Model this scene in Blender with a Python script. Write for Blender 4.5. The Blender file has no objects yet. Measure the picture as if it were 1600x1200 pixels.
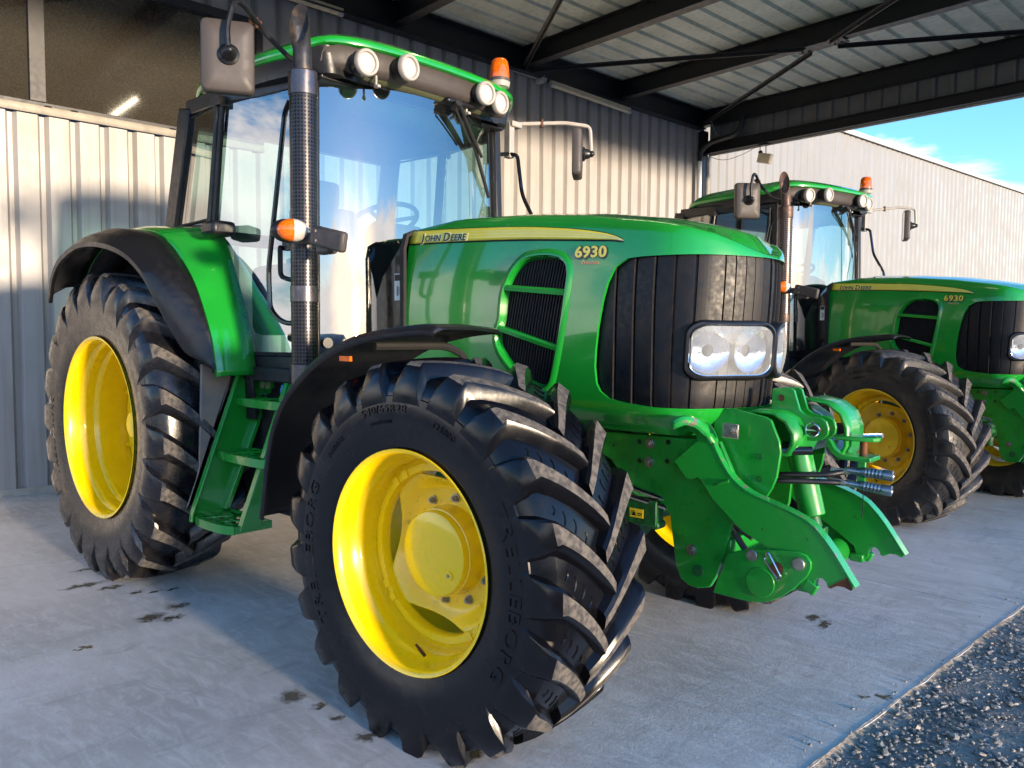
import bpy, bmesh, math, random
from mathutils import Vector, Matrix
from math import sin, cos, pi, radians, atan2, sqrt
random.seed(7)
scene = bpy.context.scene
COL = scene.collection

# ------------------------------------------------------------ camera, sky, sun
cam_d = bpy.data.cameras.new('camera'); cam = bpy.data.objects.new('camera', cam_d); COL.objects.link(cam)
scene.camera = cam
CY, CT, CR = radians(132.41), radians(-3.44), radians(0.45)
_f = Vector((cos(CY)*cos(CT), sin(CY)*cos(CT), sin(CT))); _r = Vector((sin(CY), -cos(CY), 0)); _u = _r.cross(_f)
_r2 = _r*cos(CR) + _u*sin(CR); _u2 = -_r*sin(CR) + _u*cos(CR)
cam.matrix_world = Matrix.Translation((2.005, -2.8629, 1.3828)) @ Matrix((_r2, _u2, -_f)).transposed().to_4x4()
cam_d.sensor_width = 36; cam_d.lens = 27.69; cam_d.clip_end = 3000; cam_d.clip_start = .05
scene.render.resolution_x = 1024; scene.render.resolution_y = 768

SUN_AZ, SUN_EL = radians(-5), radians(3.2)
sun_dir = Vector((cos(SUN_AZ)*cos(SUN_EL), sin(SUN_AZ)*cos(SUN_EL), sin(SUN_EL)))
sd = bpy.data.lights.new('sun', 'SUN'); sd.energy = 2.0; sd.angle = radians(4); sd.color = (1.0, .80, .57)
so = bpy.data.objects.new('sun', sd); COL.objects.link(so); so.rotation_euler = (-sun_dir).to_track_quat('-Z', 'Y').to_euler()
so.location = (30, 0, 20)

world = bpy.data.worlds.new('World'); scene.world = world; world.use_nodes = True
wn = world.node_tree.nodes; wl = world.node_tree.links; wn.clear()
def WN(t, **k):
    n = wn.new(t)
    for a, b in k.items(): setattr(n, a, b)
    return n
sky = WN('ShaderNodeTexSky'); sky.sky_type = 'NISHITA'; sky.sun_disc = False
sky.sun_elevation = SUN_EL; sky.sun_rotation = pi/2 - SUN_AZ; sky.air_density = 1.0; sky.dust_density = .15; sky.ozone_density = 3.5
geo = WN('ShaderNodeTexCoord'); mp = WN('ShaderNodeMapping'); mp.inputs['Scale'].default_value = (1.0, 1.0, 2.2)
wl.new(geo.outputs['Generated'], mp.inputs['Vector'])
nz = WN('ShaderNodeTexNoise'); nz.inputs['Scale'].default_value = 2.3; nz.inputs['Detail'].default_value = 8; nz.inputs['Roughness'].default_value = .58; nz.inputs['Distortion'].default_value = .5
wl.new(mp.outputs[0], nz.inputs['Vector'])
sep = WN('ShaderNodeSeparateXYZ'); wl.new(geo.outputs['Generated'], sep.inputs[0])
# more cloud near the horizon
hr = WN('ShaderNodeMapRange'); hr.inputs['From Min'].default_value = 0.0; hr.inputs['From Max'].default_value = .34
hr.inputs['To Min'].default_value = .16; hr.inputs['To Max'].default_value = -.10; wl.new(sep.outputs['Z'], hr.inputs['Value'])
fr0 = WN('ShaderNodeVectorMath', operation='DOT_PRODUCT'); wl.new(geo.outputs['Generated'], fr0.inputs[0]); fr0.inputs[1].default_value = (0, -1, 0)
fr1 = WN('ShaderNodeMapRange'); fr1.inputs['From Min'].default_value = -.2; fr1.inputs['From Max'].default_value = 1; fr1.inputs['To Min'].default_value = -.01; fr1.inputs['To Max'].default_value = .0; wl.new(fr0.outputs['Value'], fr1.inputs['Value'])
ad0 = WN('ShaderNodeMath', operation='ADD'); wl.new(nz.outputs['Fac'], ad0.inputs[0]); wl.new(fr1.outputs[0], ad0.inputs[1])
ad = WN('ShaderNodeMath', operation='ADD'); wl.new(ad0.outputs[0], ad.inputs[0]); wl.new(hr.outputs[0], ad.inputs[1])
cr = WN('ShaderNodeMapRange', interpolation_type='SMOOTHSTEP'); cr.inputs['From Min'].default_value = .53; cr.inputs['From Max'].default_value = .64
wl.new(ad.outputs[0], cr.inputs['Value'])
nz2 = WN('ShaderNodeTexNoise'); nz2.inputs['Scale'].default_value = 7; nz2.inputs['Detail'].default_value = 6; wl.new(mp.outputs[0], nz2.inputs['Vector'])
cc = WN('ShaderNodeMix', data_type='RGBA'); wl.new(nz2.outputs['Fac'], cc.inputs['Factor'])
cc.inputs['A'].default_value = (2.6, 2.8, 3.3, 1); cc.inputs['B'].default_value = (5.6, 5.1, 4.6, 1)
hs = WN('ShaderNodeHueSaturation'); hs.inputs['Saturation'].default_value = 1.04; hs.inputs['Value'].default_value = 1.7
tint = WN('ShaderNodeMix', data_type='RGBA', blend_type='MULTIPLY'); tint.inputs['Factor'].default_value = 1; tint.inputs['B'].default_value = (1.07, 1.01, 1.07, 1)
wl.new(sky.outputs[0], tint.inputs['A']); wl.new(tint.outputs['Result'], hs.inputs['Color'])
mx = WN('ShaderNodeMix', data_type='RGBA'); wl.new(cr.outputs[0], mx.inputs['Factor']); wl.new(hs.outputs[0], mx.inputs['A']); wl.new(cc.outputs['Result'], mx.inputs['B'])
dp_ = WN('ShaderNodeVectorMath', operation='DOT_PRODUCT'); wl.new(geo.outputs['Generated'], dp_.inputs[0]); dp_.inputs[1].default_value = tuple(sun_dir)
gp = WN('ShaderNodeMapRange', interpolation_type='SMOOTHERSTEP'); gp.inputs['From Min'].default_value = .968; gp.inputs['From Max'].default_value = 1.0; gp.inputs['To Max'].default_value = 1.0; wl.new(dp_.outputs['Value'], gp.inputs['Value'])
gm = WN('ShaderNodeMath', operation='MULTIPLY'); wl.new(gp.outputs[0], gm.inputs[0]); gn = WN('ShaderNodeMapRange'); gn.inputs['From Min'].default_value = .35; gn.inputs['From Max'].default_value = .6; gn.inputs['To Min'].default_value = .05; gn.inputs['To Max'].default_value = .85; wl.new(nz.outputs['Fac'], gn.inputs['Value']); wl.new(gn.outputs[0], gm.inputs[1])
ga = WN('ShaderNodeMix', data_type='RGBA', blend_type='ADD'); wl.new(gm.outputs[0], ga.inputs['Factor']); wl.new(mx.outputs['Result'], ga.inputs['A']); ga.inputs['B'].default_value = (6.0, 3.7, 1.5, 1)
mx = ga
bg = WN('ShaderNodeBackground'); bg.inputs['Strength'].default_value = .15; wl.new(mx.outputs['Result'], bg.inputs['Color'])
wo = WN('ShaderNodeOutputWorld'); wl.new(bg.outputs[0], wo.inputs['Surface'])
scene.view_settings.view_transform = 'Standard'; scene.view_settings.look = 'None'
scene.view_settings.exposure = 2.1; scene.view_settings.gamma = 1
scene.cycles.max_bounces = 10; scene.cycles.transparent_max_bounces = 24; scene.cycles.use_denoising = True
scene.cycles.sample_clamp_indirect = 6

# ------------------------------------------------------------ materials
def mat(name, col, rough=.5, metal=0, coat=0, ior=1.5, var=.12, vscale=12, bump=0, bscale=60, rvar=.1, col2=None, lo=.4, hi=.62, spec=None, emis=None, estr=0):
    m = bpy.data.materials.new(name); m.use_nodes = True; N = m.node_tree.nodes; L = m.node_tree.links
    b = N['Principled BSDF']; b.inputs['Metallic'].default_value = metal; b.inputs['IOR'].default_value = ior
    b.inputs['Coat Weight'].default_value = coat; b.inputs['Coat Roughness'].default_value = .04
    tc = N.new('ShaderNodeTexCoord'); n = N.new('ShaderNodeTexNoise'); n.inputs['Scale'].default_value = vscale; n.inputs['Detail'].default_value = 6
    L.new(tc.outputs['Object'], n.inputs['Vector'])
    mr = N.new('ShaderNodeMapRange'); mr.inputs['From Min'].default_value = lo; mr.inputs['From Max'].default_value = hi; L.new(n.outputs['Fac'], mr.inputs['Value'])
    mxx = N.new('ShaderNodeMix'); mxx.data_type = 'RGBA'; L.new(mr.outputs[0], mxx.inputs['Factor'])
    c2 = col2 or tuple(min(1, c*(1-var)) for c in col)
    mxx.inputs['A'].default_value = (*col, 1); mxx.inputs['B'].default_value = (*c2, 1)
    L.new(mxx.outputs['Result'], b.inputs['Base Color'])
    n2 = N.new('ShaderNodeTexNoise'); n2.inputs['Scale'].default_value = vscale*2.3; n2.inputs['Detail'].default_value = 4; L.new(tc.outputs['Object'], n2.inputs['Vector'])
    r = N.new('ShaderNodeMapRange'); r.inputs['From Min'].default_value = .3; r.inputs['From Max'].default_value = .7
    r.inputs['To Min'].default_value = max(0, rough-rvar); r.inputs['To Max'].default_value = min(1, rough+rvar); L.new(n2.outputs['Fac'], r.inputs['Value']); L.new(r.outputs[0], b.inputs['Roughness'])
    if bump:
        n3 = N.new('ShaderNodeTexNoise'); n3.inputs['Scale'].default_value = bscale; n3.inputs['Detail'].default_value = 4; L.new(tc.outputs['Object'], n3.inputs['Vector'])
        bp = N.new('ShaderNodeBump'); bp.inputs['Strength'].default_value = bump; bp.inputs['Distance'].default_value = .01
        L.new(n3.outputs['Fac'], bp.inputs['Height']); L.new(bp.outputs[0], b.inputs['Normal'])
    if spec is not None: b.inputs['Specular IOR Level'].default_value = spec
    if emis: b.inputs['Emission Color'].default_value = (*emis, 1); b.inputs['Emission Strength'].default_value = estr
    return m
M = {}
M['green'] = mat('green_paint', (.010, .29, .026), .22, coat=.8, var=.15, vscale=3, rvar=.06)
M['green_dull'] = mat('green_linkage_paint', (.009, .26, .024), .34, coat=.5, var=.25, vscale=9, rvar=.12)
M['green_dark'] = mat('green_casting_paint', (.006, .10, .02), .5, var=.4, vscale=14, bump=.3)
M['yellow'] = mat('yellow_paint', (.95, .62, .001), .28, coat=.6, var=.05, vscale=5, rvar=.08)
M['yellow_dish'] = mat('yellow_dish_paint', (.93, .60, .001), .34, coat=.4, col2=(.42, .27, .02), vscale=26, lo=.60, hi=.80)
M['yellow_worn'] = mat('yellow_paint_dusty', (.88, .52, .004), .42, coat=.2, var=.25, vscale=7)
M['rubber'] = mat('tyre_rubber', (.0035, .0035, .005), .24, var=.3, vscale=7, bump=.03, bscale=60, rvar=.07, ior=1.42)
M['rubber_top'] = mat('tyre_rubber_worn', (.12, .105, .09), .9, col2=(.045, .04, .038), vscale=45, bump=.5, bscale=160)
M['rubber_old'] = mat('tyre_rubber_old', (.012, .011, .011), .42, col2=(.05, .04, .03), vscale=9, bump=.25, bscale=80, lo=.5, hi=.75)
M['rubber_rear'] = mat('tyre_rubber_cracked', (.006, .006, .008), .28, col2=(.026, .021, .017), vscale=11, bump=.07, bscale=70, lo=.48, hi=.72)
M['black'] = mat('black_plastic', (.007, .007, .009), .38, var=.2, bump=.08, bscale=200)
M['black_gloss'] = mat('black_gloss', (.008, .008, .010), .18, coat=.5, var=.2)
M['black_matt'] = mat('black_rubber_trim', (.010, .010, .011), .7, var=.2)
M['grey_plastic'] = mat('grey_plastic', (.060, .050, .047), .55, var=.15, bump=.08, bscale=250)
M['grille'] = mat('grille_mesh', (.005, .005, .008), .46, col2=(.012, .009, .008), vscale=22, bump=.05, bscale=400, spec=.3)
M['grille'].node_tree.nodes['Principled BSDF'].inputs['Roughness'].default_value = .5
M['steel'] = mat('zinc_steel', (.45, .42, .36), .38, metal=.9, var=.3, vscale=30)
M['rust'] = mat('rusty_steel', (.16, .055, .02), .7, metal=.4, col2=(.05, .025, .015), vscale=25)
M['chrome'] = mat('bright_metal', (.7, .7, .7), .15, metal=1)
M['reflector'] = mat('lamp_reflector', (.85, .85, .88), .12, metal=1, bump=.2, bscale=25)
M['lens'] = None
M['orange'] = mat('orange_lens', (.88, .15, .004), .15, coat=.5, var=.25, vscale=60)
M['ring'] = mat('grey_lamp_ring', (.36, .33, .30), .45)
M['white_lens'] = mat('clear_lamp_lens', (.55, .52, .48), .12, coat=.6, var=.2, vscale=50)
M['stripe'] = mat('yellow_decal', (.80, .66, .06), .35, coat=.5, var=.05)
M['decal_black'] = mat('black_decal', (.008, .008, .008), .4, coat=.4)
M['decal_pale'] = mat('pale_yellow_decal', (.85, .78, .35), .35, coat=.4)
M['decal_white'] = mat('white_decal', (.75, .78, .75), .4)
M['decal_red'] = mat('pink_decal', (.75, .35, .22), .4)
M['seat'] = mat('seat_fabric', (.045, .04, .03), .8, bump=.3)
M['liner'] = mat('olive_headliner', (.09, .10, .05), .8, bump=.1)
M['orange_emit'] = mat('beacon_lens', (.90, .13, .004), .12, coat=.6, var=.3, vscale=40)
M['beacon'] = M['orange_emit']
M['yellow_label'] = mat('yellow_label', (.85, .55, .02), .5)
M['blue'] = mat('blue_plastic', (.03, .20, .75), .4)
M['red'] = mat('red_lens', (.6, .02, .01), .2)
M['wornarm'] = mat('worn_painted_edge', (.012, .27, .04), .25, coat=.8, col2=(.16, .13, .11), vscale=26, lo=.60, hi=.68)
M['arm'] = mat('scratched_green_paint', (.009, .26, .024), .36, coat=.35, col2=(.03, .045, .02), vscale=55, lo=.69, hi=.72)

def glass(name, tint, ior=1.5, dust=.0):
    m = bpy.data.materials.new(name); m.use_nodes = True; N = m.node_tree.nodes; L = m.node_tree.links; N.clear()
    o = N.new('ShaderNodeOutputMaterial'); t = N.new('ShaderNodeBsdfTransparent'); t.inputs[0].default_value = (*tint, 1)
    g = N.new('ShaderNodeBsdfGlossy'); g.inputs['Roughness'].default_value = .012; g.inputs[0].default_value = (1, 1, 1, 1)
    lw = N.new('ShaderNodeLayerWeight'); lw.inputs[0].default_value = .5
    pw = N.new('ShaderNodeMath'); pw.operation = 'POWER'; L.new(lw.outputs['Facing'], pw.inputs[0]); pw.inputs[1].default_value = 4.5
    fr = N.new('ShaderNodeMapRange'); fr.inputs['To Min'].default_value = ((ior-1)/(ior+1))**2; L.new(pw.outputs[0], fr.inputs[0])
    mx = N.new('ShaderNodeMixShader'); L.new(fr.outputs[0], mx.inputs[0]); L.new(t.outputs[0], mx.inputs[1]); L.new(g.outputs[0], mx.inputs[2])
    if dust:
        d = N.new('ShaderNodeBsdfDiffuse'); d.inputs[0].default_value = (.62, .62, .60, 1)
        tc = N.new('ShaderNodeTexCoord'); n = N.new('ShaderNodeTexNoise'); n.inputs['Scale'].default_value = 6; n.inputs['Detail'].default_value = 8; L.new(tc.outputs['Object'], n.inputs['Vector'])
        mr = N.new('ShaderNodeMapRange'); mr.inputs['From Min'].default_value = .35; mr.inputs['From Max'].default_value = .7; mr.inputs['To Min'].default_value = dust*dust; mr.inputs['To Max'].default_value = dust; L.new(n.outputs['Fac'], mr.inputs[0])
        m2 = N.new('ShaderNodeMixShader'); L.new(mr.outputs[0], m2.inputs[0]); L.new(mx.outputs[0], m2.inputs[1]); L.new(d.outputs[0], m2.inputs[2]); L.new(m2.outputs[0], o.inputs[0])
    else: L.new(mx.outputs[0], o.inputs[0])
    return m
M['glass'] = glass('cab_glass', (.30, .50, .50), 3.0, .01)
M['glass_back'] = glass('far_cab_glass', (.85, .95, .92), 1.35, .03)
M['lens'] = glass('headlight_lens', (.88, .93, .97), 1.7, .40)
M['work_lens'] = glass('work_lamp_lens', (.95, .9, .85), 1.5, .75)

# perforated exhaust guard: holes laid out round the tube in the part's own coordinates
def perf(name, c1, c2, nu, nv):
    m = mat(name, c1, .32, metal=.75); N = m.node_tree.nodes; L = m.node_tree.links; b = N['Principled BSDF']
    tc = N.new('ShaderNodeTexCoord'); s = N.new('ShaderNodeSeparateXYZ'); L.new(tc.outputs['Object'], s.inputs[0])
    at = N.new('ShaderNodeMath'); at.operation = 'ARCTAN2'; L.new(s.outputs['Y'], at.inputs[0]); L.new(s.outputs['X'], at.inputs[1])
    def wave(src, k):
        a = N.new('ShaderNodeMath'); a.operation = 'MULTIPLY'; L.new(src, a.inputs[0]); a.inputs[1].default_value = k
        c = N.new('ShaderNodeMath'); c.operation = 'SINE'; L.new(a.outputs[0], c.inputs[0]); return c.outputs[0]
    w1 = wave(at.outputs[0], nu); w2 = wave(s.outputs['Z'], nv)
    mi = N.new('ShaderNodeMath'); mi.operation = 'MINIMUM'; L.new(w1, mi.inputs[0]); L.new(w2, mi.inputs[1])
    gr = N.new('ShaderNodeMath'); gr.operation = 'GREATER_THAN'; L.new(mi.outputs[0], gr.inputs[0]); gr.inputs[1].default_value = -.25
    mx = N.new('ShaderNodeMix'); mx.data_type = 'RGBA'; L.new(gr.outputs[0], mx.inputs['Factor']); mx.inputs['A'].default_value = (*c1, 1); mx.inputs['B'].default_value = (*c2, 1)
    L.new(mx.outputs['Result'], b.inputs['Base Color'])
    return m
M['perf'] = perf('perforated_exhaust_guard', (.045, .042, .046), (.008, .008, .008), 26, 2*pi/.016)
M['perf_rusty'] = perf('rusty_exhaust_guard', (.11, .08, .07), (.01, .008, .007), 26, 2*pi/.016)

# ------------------------------------------------------------ mesh helpers
def crv(pts, n=6, closed=False):
    "Catmull-Rom through points"
    P = [Vector(p) for p in pts]; out = []
    m = len(P); segs = m if closed else m-1
    for i in range(segs):
        p1 = P[i]; p2 = P[(i+1) % m]
        p0 = P[(i-1) % m] if (closed or i > 0) else p1*2-p2
        p3 = P[(i+2) % m] if (closed or i+2 < m) else p2*2-p1
        for k in range(n):
            t = k/n
            out.append(.5*((2*p1)+(-p0+p2)*t+(2*p0-5*p1+4*p2-p3)*t*t+(-p0+3*p1-3*p2+p3)*t**3))
    if not closed: out.append(P[-1])
    return out
def rnd(pts, r, n=4):
    "polyline with rounded corners"
    P = [Vector(p) for p in pts]; out = [P[0]]
    for i in range(1, len(P)-1):
        a = P[i-1]-P[i]; b = P[i+1]-P[i]; ra = min(r, a.length*.45, b.length*.45)
        s = P[i]+a.normalized()*ra; e = P[i]+b.normalized()*ra
        for k in range(n+1):
            t = k/n; out.append(s*(1-t)**2 + P[i]*2*t*(1-t) + e*t*t)
    out.append(P[-1]); return out
class MB:
    def __init__(s): s.v = []; s.f = []; s.m = []
    def add(s, vs, fs, mi=0):
        o = len(s.v); s.v += [tuple(v) for v in vs]; s.f += [tuple(i+o for i in f) for f in fs]; s.m += [mi]*len(fs); return s
    def box(s, c, d, rot=None, mi=0):
        vs = [Vector((x*d[0]/2, y*d[1]/2, z*d[2]/2)) for x in (-1, 1) for y in (-1, 1) for z in (-1, 1)]
        if rot is not None: vs = [rot @ v for v in vs]
        return s.add([v+Vector(c) for v in vs], [(0, 1, 3, 2), (4, 6, 7, 5), (0, 4, 5, 1), (2, 3, 7, 6), (0, 2, 6, 4), (1, 5, 7, 3)], mi)
    def prism(s, pts, ax, a0, a1, mi=0):
        def P(p, a):
            q = list(p); q.insert(ax, a); return q
        A = sum(pts[i-1][0]*pts[i][1]-pts[i][0]*pts[i-1][1] for i in range(len(pts)))
        if (A < 0) != (ax == 1): pts = pts[::-1]
        if a0 > a1: a0, a1 = a1, a0
        n = len(pts); vs = [P(p, a0) for p in pts]+[P(p, a1) for p in pts]
        fs = [tuple(range(n))[::-1], tuple(range(n, 2*n))]+[(i, (i+1) % n, (i+1) % n+n, i+n) for i in range(n)]
        return s.add(vs, fs, mi)
    def ring(s, c, ax, r, n): 
        ax = Vector(ax).normalized(); t = Vector((0, 0, 1)) if abs(ax.z) < .9 else Vector((1, 0, 0))
        a = ax.cross(t).normalized(); b = ax.cross(a); return [Vector(c)+a*r*cos(2*pi*k/n)+b*r*sin(2*pi*k/n) for k in range(n)]
    def cyl(s, p0, p1, r0, r1=None, n=20, mi=0, caps=True):
        r1 = r0 if r1 is None else r1; ax = Vector(p1)-Vector(p0)
        vs = s.ring(p0, ax, r0, n)+s.ring(p1, ax, r1, n); fs = [(i, (i+1) % n, (i+1) % n+n, i+n) for i in range(n)]
        if caps: fs += [tuple(range(n))[::-1], tuple(range(n, 2*n))]
        return s.add(vs, fs, mi)
    def tube(s, pts, r, n=8, mi=0, sq=None, caps=True, up=None):
        P = [Vector(p) for p in pts]; rows = []; prev = None
        for i, p in enumerate(P):
            d = (P[min(i+1, len(P)-1)]-P[max(i-1, 0)]).normalized()
            if prev is None:
                t = Vector(up) if up else (Vector((0, 0, 1)) if abs(d.z) < .95 else Vector((0, 1, 0)))
                a = (t-d*t.dot(d)).normalized()
            else: a = (prev-d*prev.dot(d)).normalized()
            prev = a; b = d.cross(a)
            if sq: w, h = sq; rows.append([p+b*x*w/2+a*y*h/2 for x, y in ((-1, -1), (1, -1), (1, 1), (-1, 1))])
            else:
                rr = r[i] if isinstance(r, (list, tuple)) else r
                rows.append([p+(a*cos(2*pi*k/n)+b*sin(2*pi*k/n))*rr for k in range(n)])
        n = len(rows[0]); vs = [v for q in rows for v in q]
        fs = [(i*n+k, i*n+(k+1) % n, (i+1)*n+(k+1) % n, (i+1)*n+k) for i in range(len(rows)-1) for k in range(n)]
        if caps: fs += [tuple(range(n))[::-1], tuple(range(len(vs)-n, len(vs)))]
        return s.add(vs, fs, mi)
    def lathe(s, prof, c, ax, n=48, mi=0, closed=False):
        "prof: (distance along axis, radius)"
        ax = Vector(ax).normalized(); rows = [s.ring(Vector(c)+ax*a, ax, max(r, 1e-4), n) for a, r in prof]
        if closed: rows.append(rows[0])
        vs = [v for q in rows for v in q]
        fs = [(i*n+k, i*n+(k+1) % n, (i+1)*n+(k+1) % n, (i+1)*n+k) for i in range(len(rows)-1) for k in range(n)]
        return s.add(vs, fs, mi)
    def grid(s, rows, cu=False, mi=0):
        n = len(rows[0]); vs = [v for q in rows for v in q]; m = n if cu else n-1
        fs = [(i*n+k, i*n+(k+1) % n, (i+1)*n+(k+1) % n, (i+1)*n+k) for i in range(len(rows)-1) for k in range(m)]
        return s.add(vs, fs, mi)
    def ell(s, c, r, n=16, m=10, mi=0, rot=None):
        rows = []
        for i in range(m+1):
            t = pi*i/m; q = [Vector((r[0]*cos(t), r[1]*sin(t)*cos(2*pi*k/n), r[2]*sin(t)*sin(2*pi*k/n))) for k in range(n)]
            rows.append([Vector(c)+(rot @ v if rot is not None else v) for v in q])
        return s.grid(rows, True, mi)
    def mirror(s):
        s2 = MB(); s2.v = [(x, -y, z) for x, y, z in s.v]; s2.f = [f[::-1] for f in s.f]; s2.m = list(s.m); return s2
    def build(s, name, mats, parent=None, origin=None, bevel=0, sharp=35, solid=0, seg=2, label=None, weld=False, off=1):
        me = bpy.data.meshes.new(name); o0 = Vector(origin) if origin else Vector((0, 0, 0))
        me.from_pydata([Vector(v)-o0 for v in s.v], [], s.f); me.update()
        if not isinstance(mats, (list, tuple)): mats = [mats]
        for m in mats: me.materials.append(M[m] if isinstance(m, str) else m)
        me.polygons.foreach_set('material_index', s.m)
        me.validate()
        bm = bmesh.new(); bm.from_mesh(me)
        bmesh.ops.remove_doubles(bm, verts=bm.verts, dist=1e-5)
        bmesh.ops.recalc_face_normals(bm, faces=bm.faces); bm.to_mesh(me); bm.free()
        me.polygons.foreach_set('use_smooth', [True]*len(me.polygons)); me.set_sharp_from_angle(angle=radians(sharp))
        o = bpy.data.objects.new(name, me); COL.objects.link(o); o.location = o0
        if parent is not None: 
            o.parent = parent
            if parent.type == 'MESH': o.location = o0-Vector(parent['_o']) if '_o' in parent else o0
        o['_o'] = tuple(o0)
        if solid:
            m = o.modifiers.new('s', 'SOLIDIFY'); m.thickness = solid; m.offset = off
        if bevel:
            m = o.modifiers.new('b', 'BEVEL'); m.width = bevel; m.segments = seg; m.limit_method = 'ANGLE'; m.angle_limit = radians(40); m.harden_normals = False
        if label: o['label'] = label
        return o
def tag(o, label=None, cat=None, group=None, kind=None):
    if label: o['label'] = label
    if cat: o['category'] = cat
    if group: o['group'] = group
    if kind: o['kind'] = kind
    return o
def empty(name, loc=(0, 0, 0), rz=0):
    o = bpy.data.objects.new(name, None); COL.objects.link(o); o.location = loc; o.rotation_euler = (0, 0, rz); o.empty_display_size = .2; return o
def apply_mods(o):
    dg = bpy.context.evaluated_depsgraph_get(); me = bpy.data.meshes.new_from_object(o.evaluated_get(dg)); o.modifiers.clear(); o.data = me
    me.polygons.foreach_set('use_smooth', [True]*len(me.polygons)); me.set_sharp_from_angle(angle=radians(35))
def cut(o, cutter_mb):
    c = cutter_mb.build('cutter', 'black'); m = o.modifiers.new('bool', 'BOOLEAN'); m.object = c; m.operation = 'DIFFERENCE'; m.solver = 'EXACT'
    apply_mods(o); me = c.data; bpy.data.objects.remove(c); bpy.data.meshes.remove(me)
def text_geo(body, size, extrude=.001, shear=0, bold=0, sx=1, spacing=1):
    c = bpy.data.curves.new('t', 'FONT'); c.body = body; c.size = size; c.extrude = extrude; c.shear = shear; c.offset = bold; c.space_character = spacing
    c.resolution_u = 3
    o = bpy.data.objects.new('t', c); COL.objects.link(o); dg = bpy.context.evaluated_depsgraph_get(); dg.update()
    me = bpy.data.meshes.new_from_object(o.evaluated_get(dg))
    vs = [(v.co.x*sx, v.co.y, v.co.z) for v in me.vertices]; fs = [tuple(p.vertices) for p in me.polygons]
    bpy.data.objects.remove(o); bpy.data.curves.remove(c); bpy.data.meshes.remove(me)
    return vs, fs
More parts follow.
